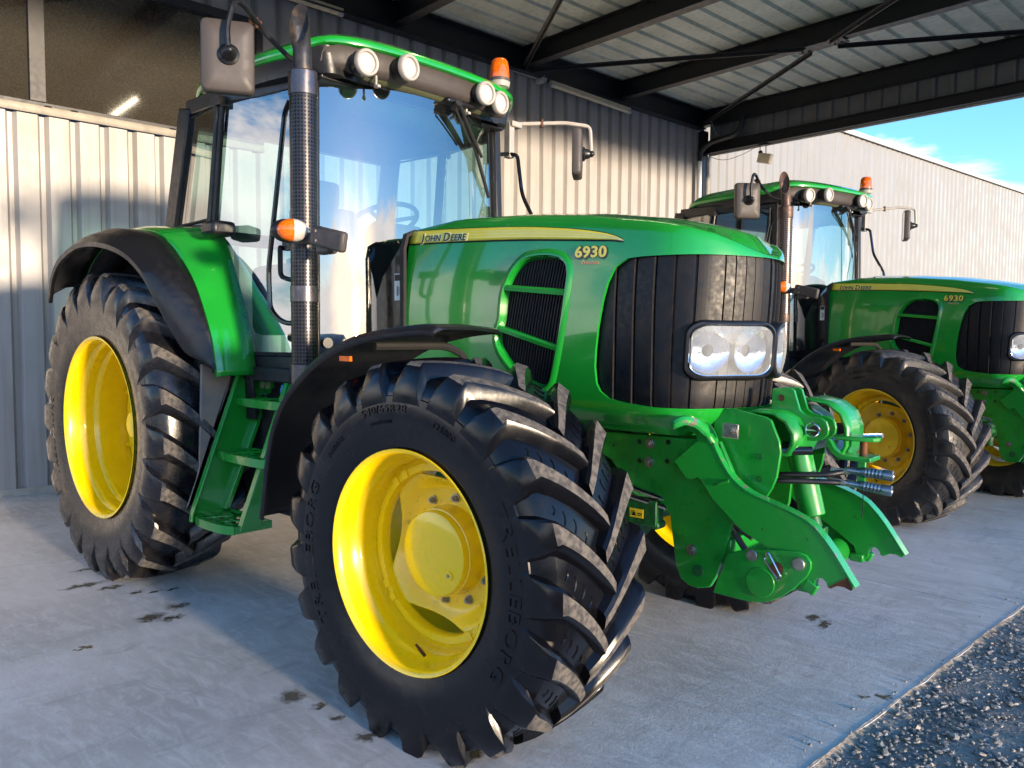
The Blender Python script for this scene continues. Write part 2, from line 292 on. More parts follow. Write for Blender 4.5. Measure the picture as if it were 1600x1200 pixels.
# ------------------------------------------------------------ wheels
def tyre(R, lug, hw, prof, n, Lc, c, mats, parent, yo, text=None):
    """R: lug-top radius; hw: tread half width; prof: carcass half profile (y, r) from the centre to the bead;
    c: hub position in the world of the tractor; yo: tyre centre relative to the hub's flange side"""
    mb = MB(); full = [(-y, r) for y, r in prof[::-1]] + [(y, r) for y, r in prof[1:]]
    mb.lathe([(y, r) for y, r in full], (0, 0, 0), (0, 1, 0), 96)
    Rc = prof[0][1]
    def carc(y):
        y = abs(y)
        for (a, ra), (b, rb) in zip(prof, prof[1:]):
            if a <= y <= b and b > a: return ra+(rb-ra)*(y-a)/(b-a)
        return prof[-1][1]
    ysh = hw; k = R/.678
    for side in (-1, 1):
        for i in range(n):
            ph0 = 2*pi*(i+(.5 if side > 0 else 0))/n; st = []
            for j in range(9):
                s = j/8; y = -.022*k+(ysh+.005-(-.022*k))*s; cc = Lc*(s*1.28-.28*s*s)
                wt = (.048+.024*s)*k; wb = wt+.034*k+.020*k*s
                rt = R-.010*k*s*s
                if j == 0: rt -= .004
                st.append((y, carc(y)-.006, y, rt, cc, wb, wt))
            e = Lc
            st += [(hw+.014*k, prof[0][1]-.040*k, hw+.016*k, R-.022*k, e+.004, .140*k, .084*k),
                   (hw+.024*k, Rc-.075*k, hw+.034*k, R-.062*k, e+.008, .165*k, .100*k),
                   (hw+.030*k, Rc-.108*k, hw+.0415*k, R-.105*k, e+.010, .190*k, .130*k),
                   (hw+.033*k, Rc-.140*k, hw+.036*k, R-.150*k, e+.010, .2025*k, .165*k)]
            rows = []
            for (yb, rb, yt, rt, cc, wb, wt) in st:
                sl = .004*k
                q = []
                for (yy, rr, w) in ((yb, rb, -wb/2), (yt-sl*.2, rt-.010*k, -wt/2-.005*k), (yt, rt, -wt/2+.008*k), (yt, rt, wt/2-.008*k), (yt-sl*.2, rt-.010*k, wt/2+.005*k), (yb, rb, wb/2)):
                    ph = ph0+(cc+w)/R
                    q.append((rr*cos(ph), side*yy, rr*sin(ph)))
                rows.append(q)
            vs = [v for q in rows for v in q]; fs = []; mi = []
            for a in range(len(rows)-1):
                for b in range(5):
                    fs.append((a*6+b, a*6+b+1, (a+1)*6+b+1, (a+1)*6+b)); mi.append(1 if (b == 2 and a < 9) else 0)
            fs.append((0, 1, 2, 3, 4, 5)); mi.append(0)
            fs.append(tuple(range(len(vs)-6, len(vs)))); mi.append(0)
            o = len(mb.v); mb.v += vs; mb.f += [tuple(x+o for x in f) for f in fs]; mb.m += mi
    if R < .8:
        for side in (-1, 1):
            for i in range(n):
                ph0 = 2*pi*(i+.5+(.5 if side > 0 else 0))/n
                for q, (s_, l_) in enumerate(((.28, .016), (.46, .022), (.64, .022), (.80, .014))):
                    y = hw*s_; cc = Lc*(s_*1.28-.28*s_*s_)+.004*(q % 2)
                    pts = []
                    for t in (-1, -.5, 0, .5, 1):
                        ph = ph0+(cc+l_*t)/R; rr_ = carc(y)+.0008; pts.append((rr_*cos(ph), side*(y+.006*t*t-.004*t), rr_*sin(ph)))
                    mb.tube(pts, .0026, 4)
    # moulded lettering on the outer sidewall, rings of the sidewall
    side = yo
    if text:
        for body, size, rm, ph, sp in text:
            vs, fs = text_geo(body, size, .0026, bold=.0, spacing=sp, sx=1.35)
            w = max(v[0] for v in vs)
            out = []
            for x, y, z in vs:
                a = ph-(x-w/2)/rm; r = rm+y-size*.35
                # sidewall y at this radius
                yy = prof[-1][0]
                for (y0, r0), (y1, r1) in zip(prof, prof[1:]):
                    if r1 <= r <= r0 and r0 > r1: yy = y0+(y1-y0)*(r0-r)/(r0-r1)
                out.append((r*cos(a), -(yy+.0012+z), r*sin(a)))
            mb.add(out, fs)
    # flattened contact patch
    zc = c[2]
    v2 = []
    for x, y, z in mb.v:
        if z < -zc+.012:
            t = (-zc+.012-z); z = -zc+.001+max(0, .011-t*.35) ; y = y*(1+.10*min(t, .03)/.03*(1 if abs(y) > hw*.8 else 0))
        v2.append((x+c[0], y+c[1], z+c[2]))
    mb.v = v2
    return mb.build('tyre', mats, parent, origin=c, sharp=28)
FP = [(0, .640), (.10, .638), (.17, .631), (.20, .622), (.217, .605), (.230, .575), (.2345, .560), (.2350, .556), (.2395, .553), (.242, .53), (.2435, .50), (.242, .465), (.236, .435), (.228, .41), (.222, .39), (.216, .372)]
RP = [(0, .825), (.12, .822), (.19, .812), (.215, .80), (.232, .78), (.245, .745), (.2475, .733), (.251, .730), (.256, .70), (.2585, .665), (.256, .62), (.248, .575), (.240, .545), (.234, .525), (.228, .505)]

def bolt(name, p, ax, r, h, m, parent, washer=True):
    mb = MB(); ax = Vector(ax).normalized(); p = Vector(p)
    if washer: mb.cyl(p, p+ax*h*.25, r*1.45, n=16)
    mb.cyl(p+ax*h*.25, p+ax*h*.9, r, n=6); mb.cyl(p+ax*h*.9, p+ax*h*1.15, r*.55, n=10)
    return mb.build(name, m, parent, origin=tuple(p))
def front_wheel(T, c, side, near):
    # side -1: outer face looks to -Y
    s = side; fl = .225
    mb = MB(); C = Vector(c)
    def Q(d): return s*(fl-d)
    A = (0, s, 0)
    prof = [(fl-.012, .364), (fl-.003, .372), (fl+.001, .378), (fl+.003, .376), (fl+.001, .369), (fl-.008, .361), (fl-.022, .357), (fl-.05, .350), (fl-.075, .346), (fl-.085, .338), (fl-.10, .333), (fl-.14, .330), (fl-.20, .328), (fl-.26, .328), (fl-.30, .330), (fl-.36, .338), (-fl+.01, .362), (-fl-.001, .378)]
    mb.lathe(prof, c, A, 72)
    # inner band the dish is bolted to
    mb.lathe([(fl-.160, .330), (fl-.156, .316), (fl-.152, .312), (fl-.150, .288), (fl-.158, .284), (fl-.19, .284), (fl-.20, .330)], c, A, 72)
    for k in range(4):
        for dk in (-.09, .09):
            a = pi/4-.14+k*pi/2+dk; mb.box(C+Vector((cos(a)*.300, s*(fl-.154), sin(a)*.300)), (.030, .016, .030), Matrix.Rotation(-a, 3, 'Y'))
    rim = mb.build('wheel_rim', 'yellow', T, origin=c, sharp=40)
    # dish with four scalloped edges
    mb = MB(); rows = []
    for j, r0 in enumerate((.10, .150, .200, .212, .222, .232, .242, .252, .262, .275, 1)):
        row = []
        for k in range(96):
            a = 2*pi*k/96; q_ = (a+.14) % (pi/2); q_ = q_-pi/2 if q_ > pi/4 else q_; ro = min(.298, .243/cos(q_))
            r = min(r0, ro) if r0 < 1 else ro
            t_ = max(0, min(1, (r-.205)/.090)); d = .228-.052*(t_*t_*(3-2*t_))
            row.append(C+Vector((cos(a)*r, s*(fl-d), sin(a)*r)))
        rows.append(row)
    mb.grid(rows, True); dish = mb.build('wheel_dish', 'yellow_dish', rim, origin=c, solid=.008, sharp=30)
    mb = MB(); mb.lathe([(fl-.24, .160), (fl-.19, .155), (fl-.162, .154), (fl-.160, .149), (fl-.142, .149), (fl-.136, .146), (fl-.132, .138), (fl-.131, .05), (fl-.131, .0005)], c, A, 48)
    mb.lathe([(fl-.133, .016), (fl-.125, .016), (fl-.125, .0005)], C+Vector((.085, 0, -.058)), A, 14)
    mb.build('hub', 'yellow', rim, origin=c, sharp=30)
    bolt('hub_plug', C+Vector((.085, s*(fl-.1255), -.058)), A, .007, .004, 'steel', rim, False)
    for k in range(10):
        a = 2*pi*(k+.3)/10; p = C+Vector((cos(a)*.186, s*(fl-.228), sin(a)*.186)); bolt('wheel_nut', p, A, .0115, .022, 'steel', rim)
    mb = MB(); p = C+Vector((.03*1, s*(fl-.07), -.33)); mb.cyl(p, p+Vector((-.008, s*.02, .03)), .006, n=8); mb.cyl(p+Vector((-.008, s*.02, .03)), p+Vector((-.012, s*.03, .045)), .0045, n=8); mb.build('valve', 'rust', rim, origin=tuple(p))
    txt = [('TRELLEBORG', .062, .50, pi*1.03, 1.12), ('TRELLEBORG', .066, .50, -.02, 1.12), ('540/65R28', .036, .515, pi/2+.16, 1.1), ('TUBELESS', .018, .47, pi/2+.2, 1.1), ('TM800', .028, .50, pi/2-.42, 1.05), ('RADIAL', .024, .49, pi/2+.75, 1.05)] if near else None
    tyre(.678, .042, .205, FP, 21, .205, c, ['rubber', 'rubber_top'], rim, s*.225, txt)
    return rim
def rear_wheel(T, c, side, near):
    s = side; fl = .240; C = Vector(c); A = (0, s, 0); mb = MB()
    prof = [(fl-.012, .490), (fl-.003, .500), (fl+.001, .507), (fl+.003, .504), (fl, .495), (fl-.01, .486), (fl-.03, .482), (fl-.075, .480), (fl-.090, .464), (fl-.105, .460), (fl-.15, .460), (fl-.165, .444), (fl-.18, .441), (fl-.25, .447), (fl-.30, .448), (fl-.36, .458), (fl-.46, .485), (-fl, .507)]
    mb.lathe(prof, c, A, 96); rim = mb.build('wheel_rim', 'yellow', T, origin=c, sharp=40)
    mb = MB(); mb.lathe([(fl-.345, .450), (fl-.335, .43), (fl-.33, .40), (fl-.35, .33), (fl-.385, .25), (fl-.39, .16), (fl-.33, .155), (fl-.32, .14), (fl-.32, .0005)], c, A, 64); mb.build('wheel_dish', 'yellow', rim, origin=c, sharp=30)
    mb = MB(); mb.lathe([(fl-.32, .085), (fl-.20, .082), (fl-.19, .07), (fl-.19, .0005)], c, A, 32); mb.build('hub', 'yellow', rim, origin=c)
    for k in range(8):
        a = 2*pi*(k+.5)/8; p = C+Vector((cos(a)*.425, s*(fl-.333), sin(a)*.425)); bolt('wheel_nut', p, A, .014, .018, 'yellow', rim)
    tyre(.872, .05, .215, RP, 22, .225, c, ['rubber_rear', 'rubber_top'], rim, s*.24, [('TRELLEBORG', .06, .66, pi*1.05, 1.1)] if near else None)
    return rim

# ------------------------------------------------------------ hood
PLAN = [(-.96, .395), (-.6, .40), (-.2, .402), (.1, .402), (.33, .400), (.46, .390), (.55, .362), (.61, .318), (.655, .26), (.692, .19), (.715, .12), (.730, .055), (.733, 0)]
def hood_plan():
    h = [Vector((x, -y, 0)) for x, y in PLAN]; a = crv(h, 5)
    return a+[Vector((p.x, -p.y, 0)) for p in a[-2::-1]]
ZS = [(-1.0, 1.895), (-.65, 1.922), (-.25, 1.902), (.09, 1.868), (.38, 1.822), (.55, 1.79), (.64, 1.765), (.69, 1.738), (.72, 1.712), (.76, 1.68)]
def lerp_tab(tab, x):
    if x <= tab[0][0]: return tab[0][1]
    for (a, b), (c, d) in zip(tab, tab[1:]):
        if x <= c: return b+(d-b)*(x-a)/(c-a)
    return tab[-1][1]
def zs(x): return lerp_tab(ZS, x)
def side_in(z): return .040*max(0, (z-1.42)/.45)**2+.11*max(0, (1.145-z)/.13)**2
def hood_y(x, z): return -(lerp_tab([(a, b) for a, b in PLAN if a < .46], min(x, .45))-side_in(z))
def hood_bot(x): return lerp_tab([(-1, 1.28), (-.5, 1.15), (-.05, 1.05), (.2, 1.018), (.8, 1.018)], x)
def hood_pt(p, z, extra=0):
    d = side_in(z)+extra; k = 1-d/.4
    x = p.x*1.0; y = p.y*k; ln = max(0, min(1, (p.x-.45)/.25)); x -= ln*(.085*max(0, 1.66-z)+d*.9)
    return Vector((x, y, z))
def make_hood(T):
    P = hood_plan(); rows = []
    for z in [None, 1.03, 1.045, 1.06, 1.08, 1.10, 1.12, 1.14, 1.2, 1.3, 1.4, 1.5, 1.58, 1.64, 1.675]:
        rows.append([hood_pt(p, max(hood_bot(p.x), z) if z else hood_bot(p.x)) for p in P])
    for fz, ex in ((.6, .0), (.3, .004), (.12, .012), (.03, .024), (0, .04)):
        rows.append([hood_pt(p, zs(p.x)-max(0, zs(p.x)-1.675)*fz*.35-(.03*fz), ex) for p in P])
    for k, dz in ((.86, .008), (.7, .017), (.5, .025), (.25, .030), (0.02, .031)):
        row = []
        for p in P:
            b = rows[14][P.index(p)] if False else None
            q = hood_pt(p, zs(p.x), .04); sx = min(q.x, .30)
            x = sx+(q.x-sx)*k; y = q.y*k
            row.append(Vector((x, y, zs(x)+dz)))
        rows.append(row)
    mb = MB().grid(rows)
    n = len(P); s0 = len(mb.v)
    h = mb.build('hood', 'green', T, sharp=40, solid=.012, off=-1); apply_mods(h)
    # grille opening through both sides and the nose
    g = [(.385, 1.682), (.321, 1.678), (.268, 1.648), (.238, 1.59), (.221, 1.53), (.200, 1.42), (.190, 1.33), (.187, 1.27), (.196, 1.205), (.215, 1.175), (.255, 1.150), (.332, 1.138), (.45, 1.128), (1.0, 1.122), (1.0, 1.682)]
    c = MB().prism(g, 1, -1, 1); cut(h, c)
    v = VENT; c = MB().prism(v, 1, -.7, -.2).prism(v, 1, .2, .7); cut(h, c)
    # grille skin: upright panels with stepped edges, set just inside the opening
    rows = []; s = 0; L = [0]
    for a, b in zip(P, P[1:]): L.append(L[-1]+(b-a).length)
    tot = L[-1]; 
    def at(sv):
        for i in range(len(L)-1):
            if L[i+1] >= sv: t = (sv-L[i])/(L[i+1]-L[i]); return P[i].lerp(P[i+1], t)
        return P[-1]
    mid = tot/2; pitch = .083; st = []
    a0 = next(l for l, p in zip(L, P) if p.x > .13)
    k = 0; sv = a0
    while sv < tot-a0:
        d_ = abs(sv-mid)
        if d_ < .255: j = d_/.051; gw = .16
        elif d_ < .375: j = (d_-.255)/.12; gw = .06
        else: j = (d_-.375)/pitch; gw = .08
        fr = j-math.floor(j); st.append((sv, (fr, gw))); sv += pitch/30
    zz = [1.10+.6*i/14 for i in range(15)]
    rows = []
    for z in zz:
        row = []
        for sv, fr in st:
            dep = .013+.008*fr[0]
            if fr[0] < fr[1]: dep = .030
            row.append(hood_pt(at(sv), z, dep*1.0))
            nose = at(sv); 
        rows.append(row)
    # push inward along x at the nose as well
    MB().grid(rows).build('grille', 'grille', h, sharp=25)
    return h
VENT = [(-.308, 1.454), (-.300, 1.544), (-.280, 1.612), (-.243, 1.665), (-.2, 1.699), (-.150, 1.711), (-.075, 1.712), (-.012, 1.701), (.024, 1.68), (.040, 1.645), (.038, 1.587), (.02, 1.451), (-.005, 1.323), (-.025, 1.235), (-.040, 1.196), (-.065, 1.178), (-.12, 1.184), (-.205, 1.226), (-.272, 1.278), (-.318, 1.332), (-.332, 1.385)]
def offset2(pts, d):
    c = Vector((sum(p[0] for p in pts)/len(pts), sum(p[1] for p in pts)/len(pts))); out = []
    n = len(pts)
    for i in range(n):
        a = Vector(pts[i-1]); b = Vector(pts[(i+1) % n]); t = (b-a).normalized(); nn = Vector((t.y, -t.x))
        if nn.dot(Vector(pts[i])-c) < 0: nn = -nn
        q = Vector(pts[i])+nn*d; out.append((q.x, q.y))
    return out
def hood_details(T, h):
    for s in (-1, 1):
        def P(x, z, o): y = hood_y(x, z)-o; return Vector((x, y if s < 0 else -y, z))
        # raised frame of the vent
        sm = [(p.x, p.y) for p in crv([(a, b, 0) for a, b in VENT], 3, True)]
        ro = offset2(sm, .030); r1 = offset2(sm, .018); r2 = offset2(sm, .004); r3 = offset2(sm, -.010)
        fr = MB().grid([[P(x, z, o) for x, z in rr] for rr, o in ((ro, .0005), (r1, .010), (r2, .010), (r3, -.022))], True).build('vent_frame', 'green', h, sharp=50)
        pan = []
        z0, z1 = 1.18, 1.72
        # black mesh behind: corrugated
        rows = []
        for j in range(2):
            z = z0+(z1-z0)*j; row = []
            for i in range(0, 97):
                x = -.35+.41*i/96; o = -.024 if i % 4 in (1, 2) else -.031
                row.append(P(x+(.03 if j else -.03)*0, z, o))
            rows.append(row)
        rows = [[P(-.37+.43*i/112+(.10*(jj/8-.5)), z0+(z1-z0)*jj/8, -.024 if i % 4 in (1, 2) else -.032) for i in range(113)] for jj in range(9)]
        MB().grid(rows).build('vent_mesh', 'grille', h, sharp=20)
        for (xa, za, xb, zb) in ((-.306, 1.592, .036, 1.560), (-.345, 1.425, .012, 1.335)):
            mb = MB(); rr = []
            for i in range(9):
                t = i/8; x = xa+(xb-xa)*t; z = za+(zb-za)*t
                rr.append([P(x, z+.014, -.020), P(x, z+.013, .004), P(x, z+.003, .009), P(x, z-.012, .006), P(x, z-.016, -.020)])
            mb.grid(rr); mb.build('vent_louvre', 'green', h, sharp=30)
        # yellow decal with black edge lines
        top = [(-.934, 1.884), (-.75, 1.876), (-.541, 1.865), (-.222, 1.843), (.0, 1.818), (.10, 1.803), (.191, 1.786), (.25, 1.770), (.285, 1.756), (.299, 1.748)]
        bot = [(-.968, 1.826), (-.75, 1.818), (-.541, 1.809), (-.221, 1.791), (0, 1.774), (.10, 1.766), (.191, 1.758), (.25, 1.753), (.285, 1.748), (.300, 1.745)]
        tt = crv([(a, b, 0) for a, b in top], 4); bb = crv([(a, b, 0) for a, b in bot], 4)
        def band(name, m, e0, e1, o):
            rows = []
            for a, b in zip(tt, bb):
                rows.append([P(a.x+(b.x-a.x)*k/4, (a.y+e0)+(b.y+e1-a.y-e0)*k/4, o) for k in range(5)])
            return MB().grid(rows).build(name, m, h, solid=.0008)
        band('decal_outline', 'decal_black', .003, -.006, .0012); st = band('decal_stripe', 'stripe', 0, 0, .0030)
        for kz in (.25, .5, .75):
            rows = []
            for a, b in zip(tt[8:], bb[8:]):
                z = a.y+(b.y-a.y)*kz; x = a.x+(b.x-a.x)*kz
                rows.append([P(x, z+.0009, .0042), P(x, z-.0009, .0042)])
            MB().grid(rows).build('decal_line', 'decal_pale', h)
        def lettering(body, size, x0, z0, slope, m, o, name, sx=1, shear=0, bold=0, sp=1):
            vs, fs = text_geo(body, size, .0006, shear, bold, sx, sp); w = max(v[0] for v in vs); out = []
            for x, y, z in vs:
                xx = x0+x if s < 0 else x0+x
                out.append(P((x0+x) if s < 0 else (x0+w-x), z0+y+slope*((x) if s < 0 else (w-x)), o+z))
            return MB().add(out, fs).build(name, m, h, sharp=20)
        # small-capital lettering
        def smallcaps(off, bold, m, o):
            x = -.862; sl = -.050
            for ch, big in (('J', 1), ('OHN', 0), ('D', 1), ('EERE', 0)):
                sz = .054 if big else .042
                vs, fs = text_geo(ch, sz, .0006, .12, bold, 1.12, 1.04); w = max(v[0] for v in vs)
                if s < 0: lettering(ch, sz, x, 1.829-.0+(x+.862)*sl+(0), sl, m, o, 'lettering', 1.12, .12, bold, 1.04)
                x += w+(.006 if big else (.016 if ch == 'OHN' else 0))
        smallcaps(0, .0028, 'decal_pale', .0044)
        smallcaps(0, .0008, 'decal_black', .0062)
        if s < 0:
            lettering('6930', .060, .076, 1.694, -.045, 'decal_black', .0022, 'model_number', 1.22, 0, .0060, 1.05)
            lettering('6930', .060, .074, 1.697, -.045, 'stripe', .0040, 'model_number', 1.22, 0, .0016, 1.05)
            lettering('Premium', .020, .110, 1.668, -.045, 'decal_red', .0030, 'model_name', 1.15, .2, .0002)
    # headlamps on the corner of the nose
    for s in (-1, 1):
        def HP(t, z, o):
            # t 0..1 from the corner to near the centre line
            pl = crv([Vector((x, -y, 0)) for x, y in [(.570, .352), (.630, .296), (.672, .235), (.700, .17), (.722, .10), (.737, .002)]], 6)
            f = t*(len(pl)-1); i = min(int(f), len(pl)-2); p = pl[i].lerp(pl[i+1], f-i); d = (pl[i+1]-pl[i]).normalized(); nrm = Vector((-d.y*-1, -d.x, 0)); nrm = Vector((d.y, -d.x, 0))
            q = p+nrm*o; q.x -= .06*max(0, 1.66-z); q.z = z
            if s > 0: q.y = -q.y
            return q
        def rr(tc, zc, ht, hz, o, r=.35, n=6):
            pts = []
            for cx, cz, a0 in ((1, 1, 0), (-1, 1, 90), (-1, -1, 180), (1, -1, 270)):
                for k in range(n+1):
                    a = radians(a0+90*k/n); rx = ht*r; rz = hz*(.45)
                    pts.append(HP(tc+cx*(ht-rx)+rx*cos(a), zc+cz*(hz-rz)+rz*sin(a), o))
            return pts
        zc = 1.338
        mb = MB().grid([rr(.50, zc, .50, .114, -.03), rr(.50, zc, .505, .108, .008), rr(.50, zc, .498, .104, .016), rr(.503, zc, .482, .098, .018), rr(.503, zc, .472, .094, .012)], True)
        hl = mb.build('headlight', 'black', h, sharp=45)
        mb = MB().grid([rr(.505, zc, .466, .095, .010), rr(.505, zc, .458, .091, .015), rr(.505, zc, .450, .088, .0135)], True); mb.build('lamp_bezel', 'chrome', hl)
        # reflector bowl
        mb = MB(); mb.add(rr(.505, zc, .46, .093, -.018), [tuple(range(28))]); mb.build('lamp_housing', 'reflector', hl)
        for t in (.22, .70):
            rows = []
            for r, d in ((.072, .005), (.068, -.002), (.05, -.012), (.02, -.016)):
                rows.append([HP(t+r*3.0*cos(2*pi*k/24), zc+r*1.15*sin(2*pi*k/24), d) for k in range(24)])
            MB().grid(rows, True).build('lamp_reflector', 'reflector', hl)
        rows = [rr(.505, zc, .452*k, .089*k, .015+.005*(1-k*k)) for k in (1, .8, .5, .2, .02)]
        MB().grid(rows, True).build('lamp_lens', 'lens', hl)
# ------------------------------------------------------------ cab
def V(*a): return Vector(a)
def make_cab(T):
    # frame: pillars and rails
    A0, A1 = V(-1.335, -.665, 1.22), V(-1.365, -.640, 2.64)
    Bp = [(-1.975, -.775, 2.63), (-2.06, -.80, 1.96), (-1.985, -.80, 1.80), (-1.86, -.795, 1.52), (-1.765, -.79, 1.285)]
    C0, C1 = V(-2.60, -.76, 1.96), V(-2.45, -.73, 2.66)
    mb = MB()
    for s in (1, -1):
        k = MB()
        k.tube([A0, A1], 0, sq=(.05, .075), up=(1, 0, 0))
        k.tube(rnd([A1+V(0, 0, -.03), (-1.98, -.765, 2.635), C1], .05), 0, sq=(.05, .085))
        k.tube([C0, C1], 0, sq=(.075, .13), up=(1, 0, 0))
        k.tube(rnd([(-1.36, -.675, 1.235), (-1.765, -.785, 1.235), (-1.80, -.79, 1.33)], .05), 0, sq=(.05, .085))
        k.tube([(-1.76, -.77, 1.22), (-1.88, -.77, 1.50), (-2.0, -.775, 1.77), (-2.10, -.775, 1.95), (-2.62, -.775, 1.985)], 0, sq=(.05, .05))
        if s < 0: k = k.mirror()
        mb.v, base = mb.v, len(mb.v); mb.f += [tuple(i+base for i in f) for f in k.f]; mb.m += k.m; mb.v += k.v
    mb.box((-2.50, 0, 2.63), (.07, 1.46, .09)); mb.box((-2.64, 0, 1.98), (.06, 1.5, .08)); mb.box((-1.30, 0, 1.24), (.05, 1.32, .07))
    mb.box((-1.33, 0, 2.64), (.10, 1.28, .05))
    fr = mb.build('cab_frame', 'black', T, bevel=.008)
    # lower body of the cab
    mb = MB(); mb.prism([(-2.75, 1.22), (-1.31, 1.22), (-1.31, 1.08), (-1.45, .95), (-2.75, .95)], 1, -.66, .66)
    mb.box((-1.54, -.74, 1.185), (.46, .13, .07)).box((-1.54, .74, 1.185), (.46, .13, .07))
    mb.build('cab_floor', 'black_matt', T, bevel=.01)
    # windscreen, curved in plan
    rows = []
    for i in range(13):
        z = 1.27+1.39*i/12; row = []
        for j in range(33):
            y = -.64+1.28*j/32; row.append((-1.165-.165*(abs(y)/.64)**2.1-.03*i/12-.02*(i/12-.4)**2, y, z))
        rows.append(row)
    MB().grid(rows).build('windscreen', 'glass', T)
    rows = []
    for s in (-1, 1):
        k = MB(); k.tube([(-1.338, -.642*1, 1.26), (-1.364, -.640, 2.63)], .013, 6)
        if s > 0: k = k.mirror()
        k.build('windscreen_seal', 'black_matt', T)
    for s in (-1, 1):
        def W(name, pts, m, seal=True):
            q = [V(x, y if s < 0 else -y, z) for x, y, z in pts]
            o = MB().add(q, [tuple(range(len(q)))]).build(name, m, T)
            if seal: MB().tube([p for p in q]+[q[0], q[1]], .011, 6).build('window_seal', 'black_matt', o)
            return o
        door = [(-1.385, -.695, 1.285), (-1.74, -.795, 1.285), (-1.80, -.797, 1.39), (-1.88, -.80, 1.56), (-1.965, -.80, 1.73), (-2.035, -.798, 1.95), (-1.965, -.78, 2.59), (-1.40, -.675, 2.59)]
        W('door_glass', door, 'glass' if s < 0 else 'glass_back')
        W('side_window', [(-2.085, -.80, 2.0), (-2.53, -.775, 2.0), (-2.41, -.745, 2.60), (-2.01, -.785, 2.60)], 'glass' if s < 0 else 'glass_back')
        # vertical frame bar of the side window
        k = MB().tube([(-2.075, -.812, 1.97), (-1.985, -.797, 2.60)], .016, 8).tube([(-2.03, -.812, 1.97), (-1.95, -.797, 2.60)], .009, 8).box((-1.975, -.80, 2.60), (.07, .05, .05))
        if s > 0: k = k.mirror()
        k.build('door_post', 'black', T)
        k = MB().box((-1.865, -.87, 1.922), (.14, .13, .075))
        if s > 0: k = k.mirror()
        k.build('side_marker', 'black', T, bevel=.02)
    MB().add([(-2.64, -.70, 2.02), (-2.64, .70, 2.02), (-2.50, .68, 2.60), (-2.50, -.68, 2.60)], [(0, 1, 2, 3)]).build('rear_window', 'glass_back', T)
    # roof
    half = [(-1.085, 0), (-1.093, -.25), (-1.115, -.42), (-1.155, -.56), (-1.225, -.66), (-1.34, -.735), (-1.55, -.785), (-1.80, -.80), (-2.05, -.80), (-2.24, -.78), (-2.38, -.71), (-2.45, -.55), (-2.48, -.3), (-2.485, 0)]
    hh = crv([V(x, y, 0) for x, y in half], 4); pl = hh+[V(p.x, -p.y, 0) for p in hh[-2:0:-1]]
    def zb(p):
        t = max(0, min(1, (p.x+1.42)/.22)); t = t*t*(3-2*t); b = max(0, min(1, (-2.18-p.x)/.25))
        return 2.708+.052*t-.07*b*b
    def zt(p):
        t = max(0, min(1, (p.x+1.42)/.22)); b = max(0, min(1, (-2.15-p.x)/.3)); return 2.768+.036*t-.035*b*b
    rows = []
    c = V(-1.8, 0, 0)
    for k, f in ((.93, 0), (.985, 0), (1.0, .15), (1.003, .5), (.995, .85), (.975, 1)):
        rows.append([V(c.x+(p.x-c.x)*k, p.y*k, zb(p)+(zt(p)-zb(p))*f) for p in pl])
    for k, f in ((.93, .25), (.85, .5), (.7, .75), (.5, .9), (.25, .98), (.01, 1)):
        rows.append([V(c.x+(p.x-c.x)*k, p.y*k, zt(p)+(2.885-zt(p))*f) for p in pl])
    rf = MB().grid(rows, True).build('cab_roof', 'green', T, sharp=50)
    # dark underside ring and headliner
    rows = [[V(min(c.x+(p.x-c.x)*k, -1.23), p.y*k, z if z else zb(p)+.004) for p in pl] for k, z in ((.985, None), (.965, 2.69), (.955, 2.635), (.90, 2.625), (.88, 2.66))]
    MB().grid(rows, True).build('roof_trim', 'black', T, sharp=40)
    MB().grid([[V(c.x+(p.x-c.x)*k, p.y*k, z) for p in pl] for k, z in ((.885, 2.66), (.86, 2.645), (.80, 2.64), (.5, 2.645), (.01, 2.65))], True).build('headliner', 'liner', T)
    # front visor between the lamps
    rows = []
    ys = [-.655+1.31*i/40 for i in range(41)]
    def fx(y): 
        return lerp_tab(sorted([(abs(a[1]), a[0]) for a in half if a[0] > -1.4]), abs(y))
    for z, d in ((2.772, .012), (2.75, .030), (2.72, .040), (2.69, .042), (2.668, .055), (2.655, .09), (2.66, .16)):
        rows.append([V(fx(y)-d, y, z-(.045*max(0, (abs(y)-.5)/.2)**2 if z > 2.7 else 0)) for y in ys])
    vis = MB().grid(rows).build('visor', 'grey_plastic', T, sharp=50)
    MB().box((-1.19, .16, 2.645), (.10, .20, .03)).build('wiper_motor_cover', 'black', vis, bevel=.01)
    for y in (-.40, .22+.0): 
        MB().box((-1.17, y, 2.63), (.018, .012, .06)).box((-1.155, y, 2.605), (.03, .02, .014)).build('visor_clip', 'ring', vis, bevel=.003)
    # work lamps
    for (y, z, x) in ((-.500, 2.684, -1.120), (-.278, 2.706, -1.075), (.272, 2.708, -1.080), (.415, 2.694, -1.108)):
        d = V(1, (-.10 if y < 0 else .10)*(-1 if abs(y) > .35 else 1)*-1*.6, -.06).normalized(); p = V(x, y, z)
        mb = MB(); mb.lathe([(-.085, .03), (-.08, .045), (-.02, .062), (.012, .062)], p, d, 28)
        lb = mb.build('work_lamp', 'black', T, origin=tuple(p))
        MB().lathe([(.0, .0635), (.02, .064), (.026, .060), (.024, .049), (.012, .046)], p, d, 28).build('lamp_ring', 'ring', lb, origin=tuple(p))
        MB().lathe([(-.02, .01), (-.018, .02), (.0, .036), (.012, .046)], p, d, 28).build('lamp_reflector', 'reflector', lb, origin=tuple(p))
        MB().lathe([(.013, .046), (.019, .034), (.021, .015), (.0215, .0005)], p, d, 28).build('lamp_lens', 'work_lens', lb, origin=tuple(p))
        MB().box(p+V(-.06, 0, .045), (.06, .05, .03)).build('lamp_bracket', 'black', lb, origin=tuple(p), bevel=.004)
    # beacon
    p = V(-1.19, .508, 2.79)
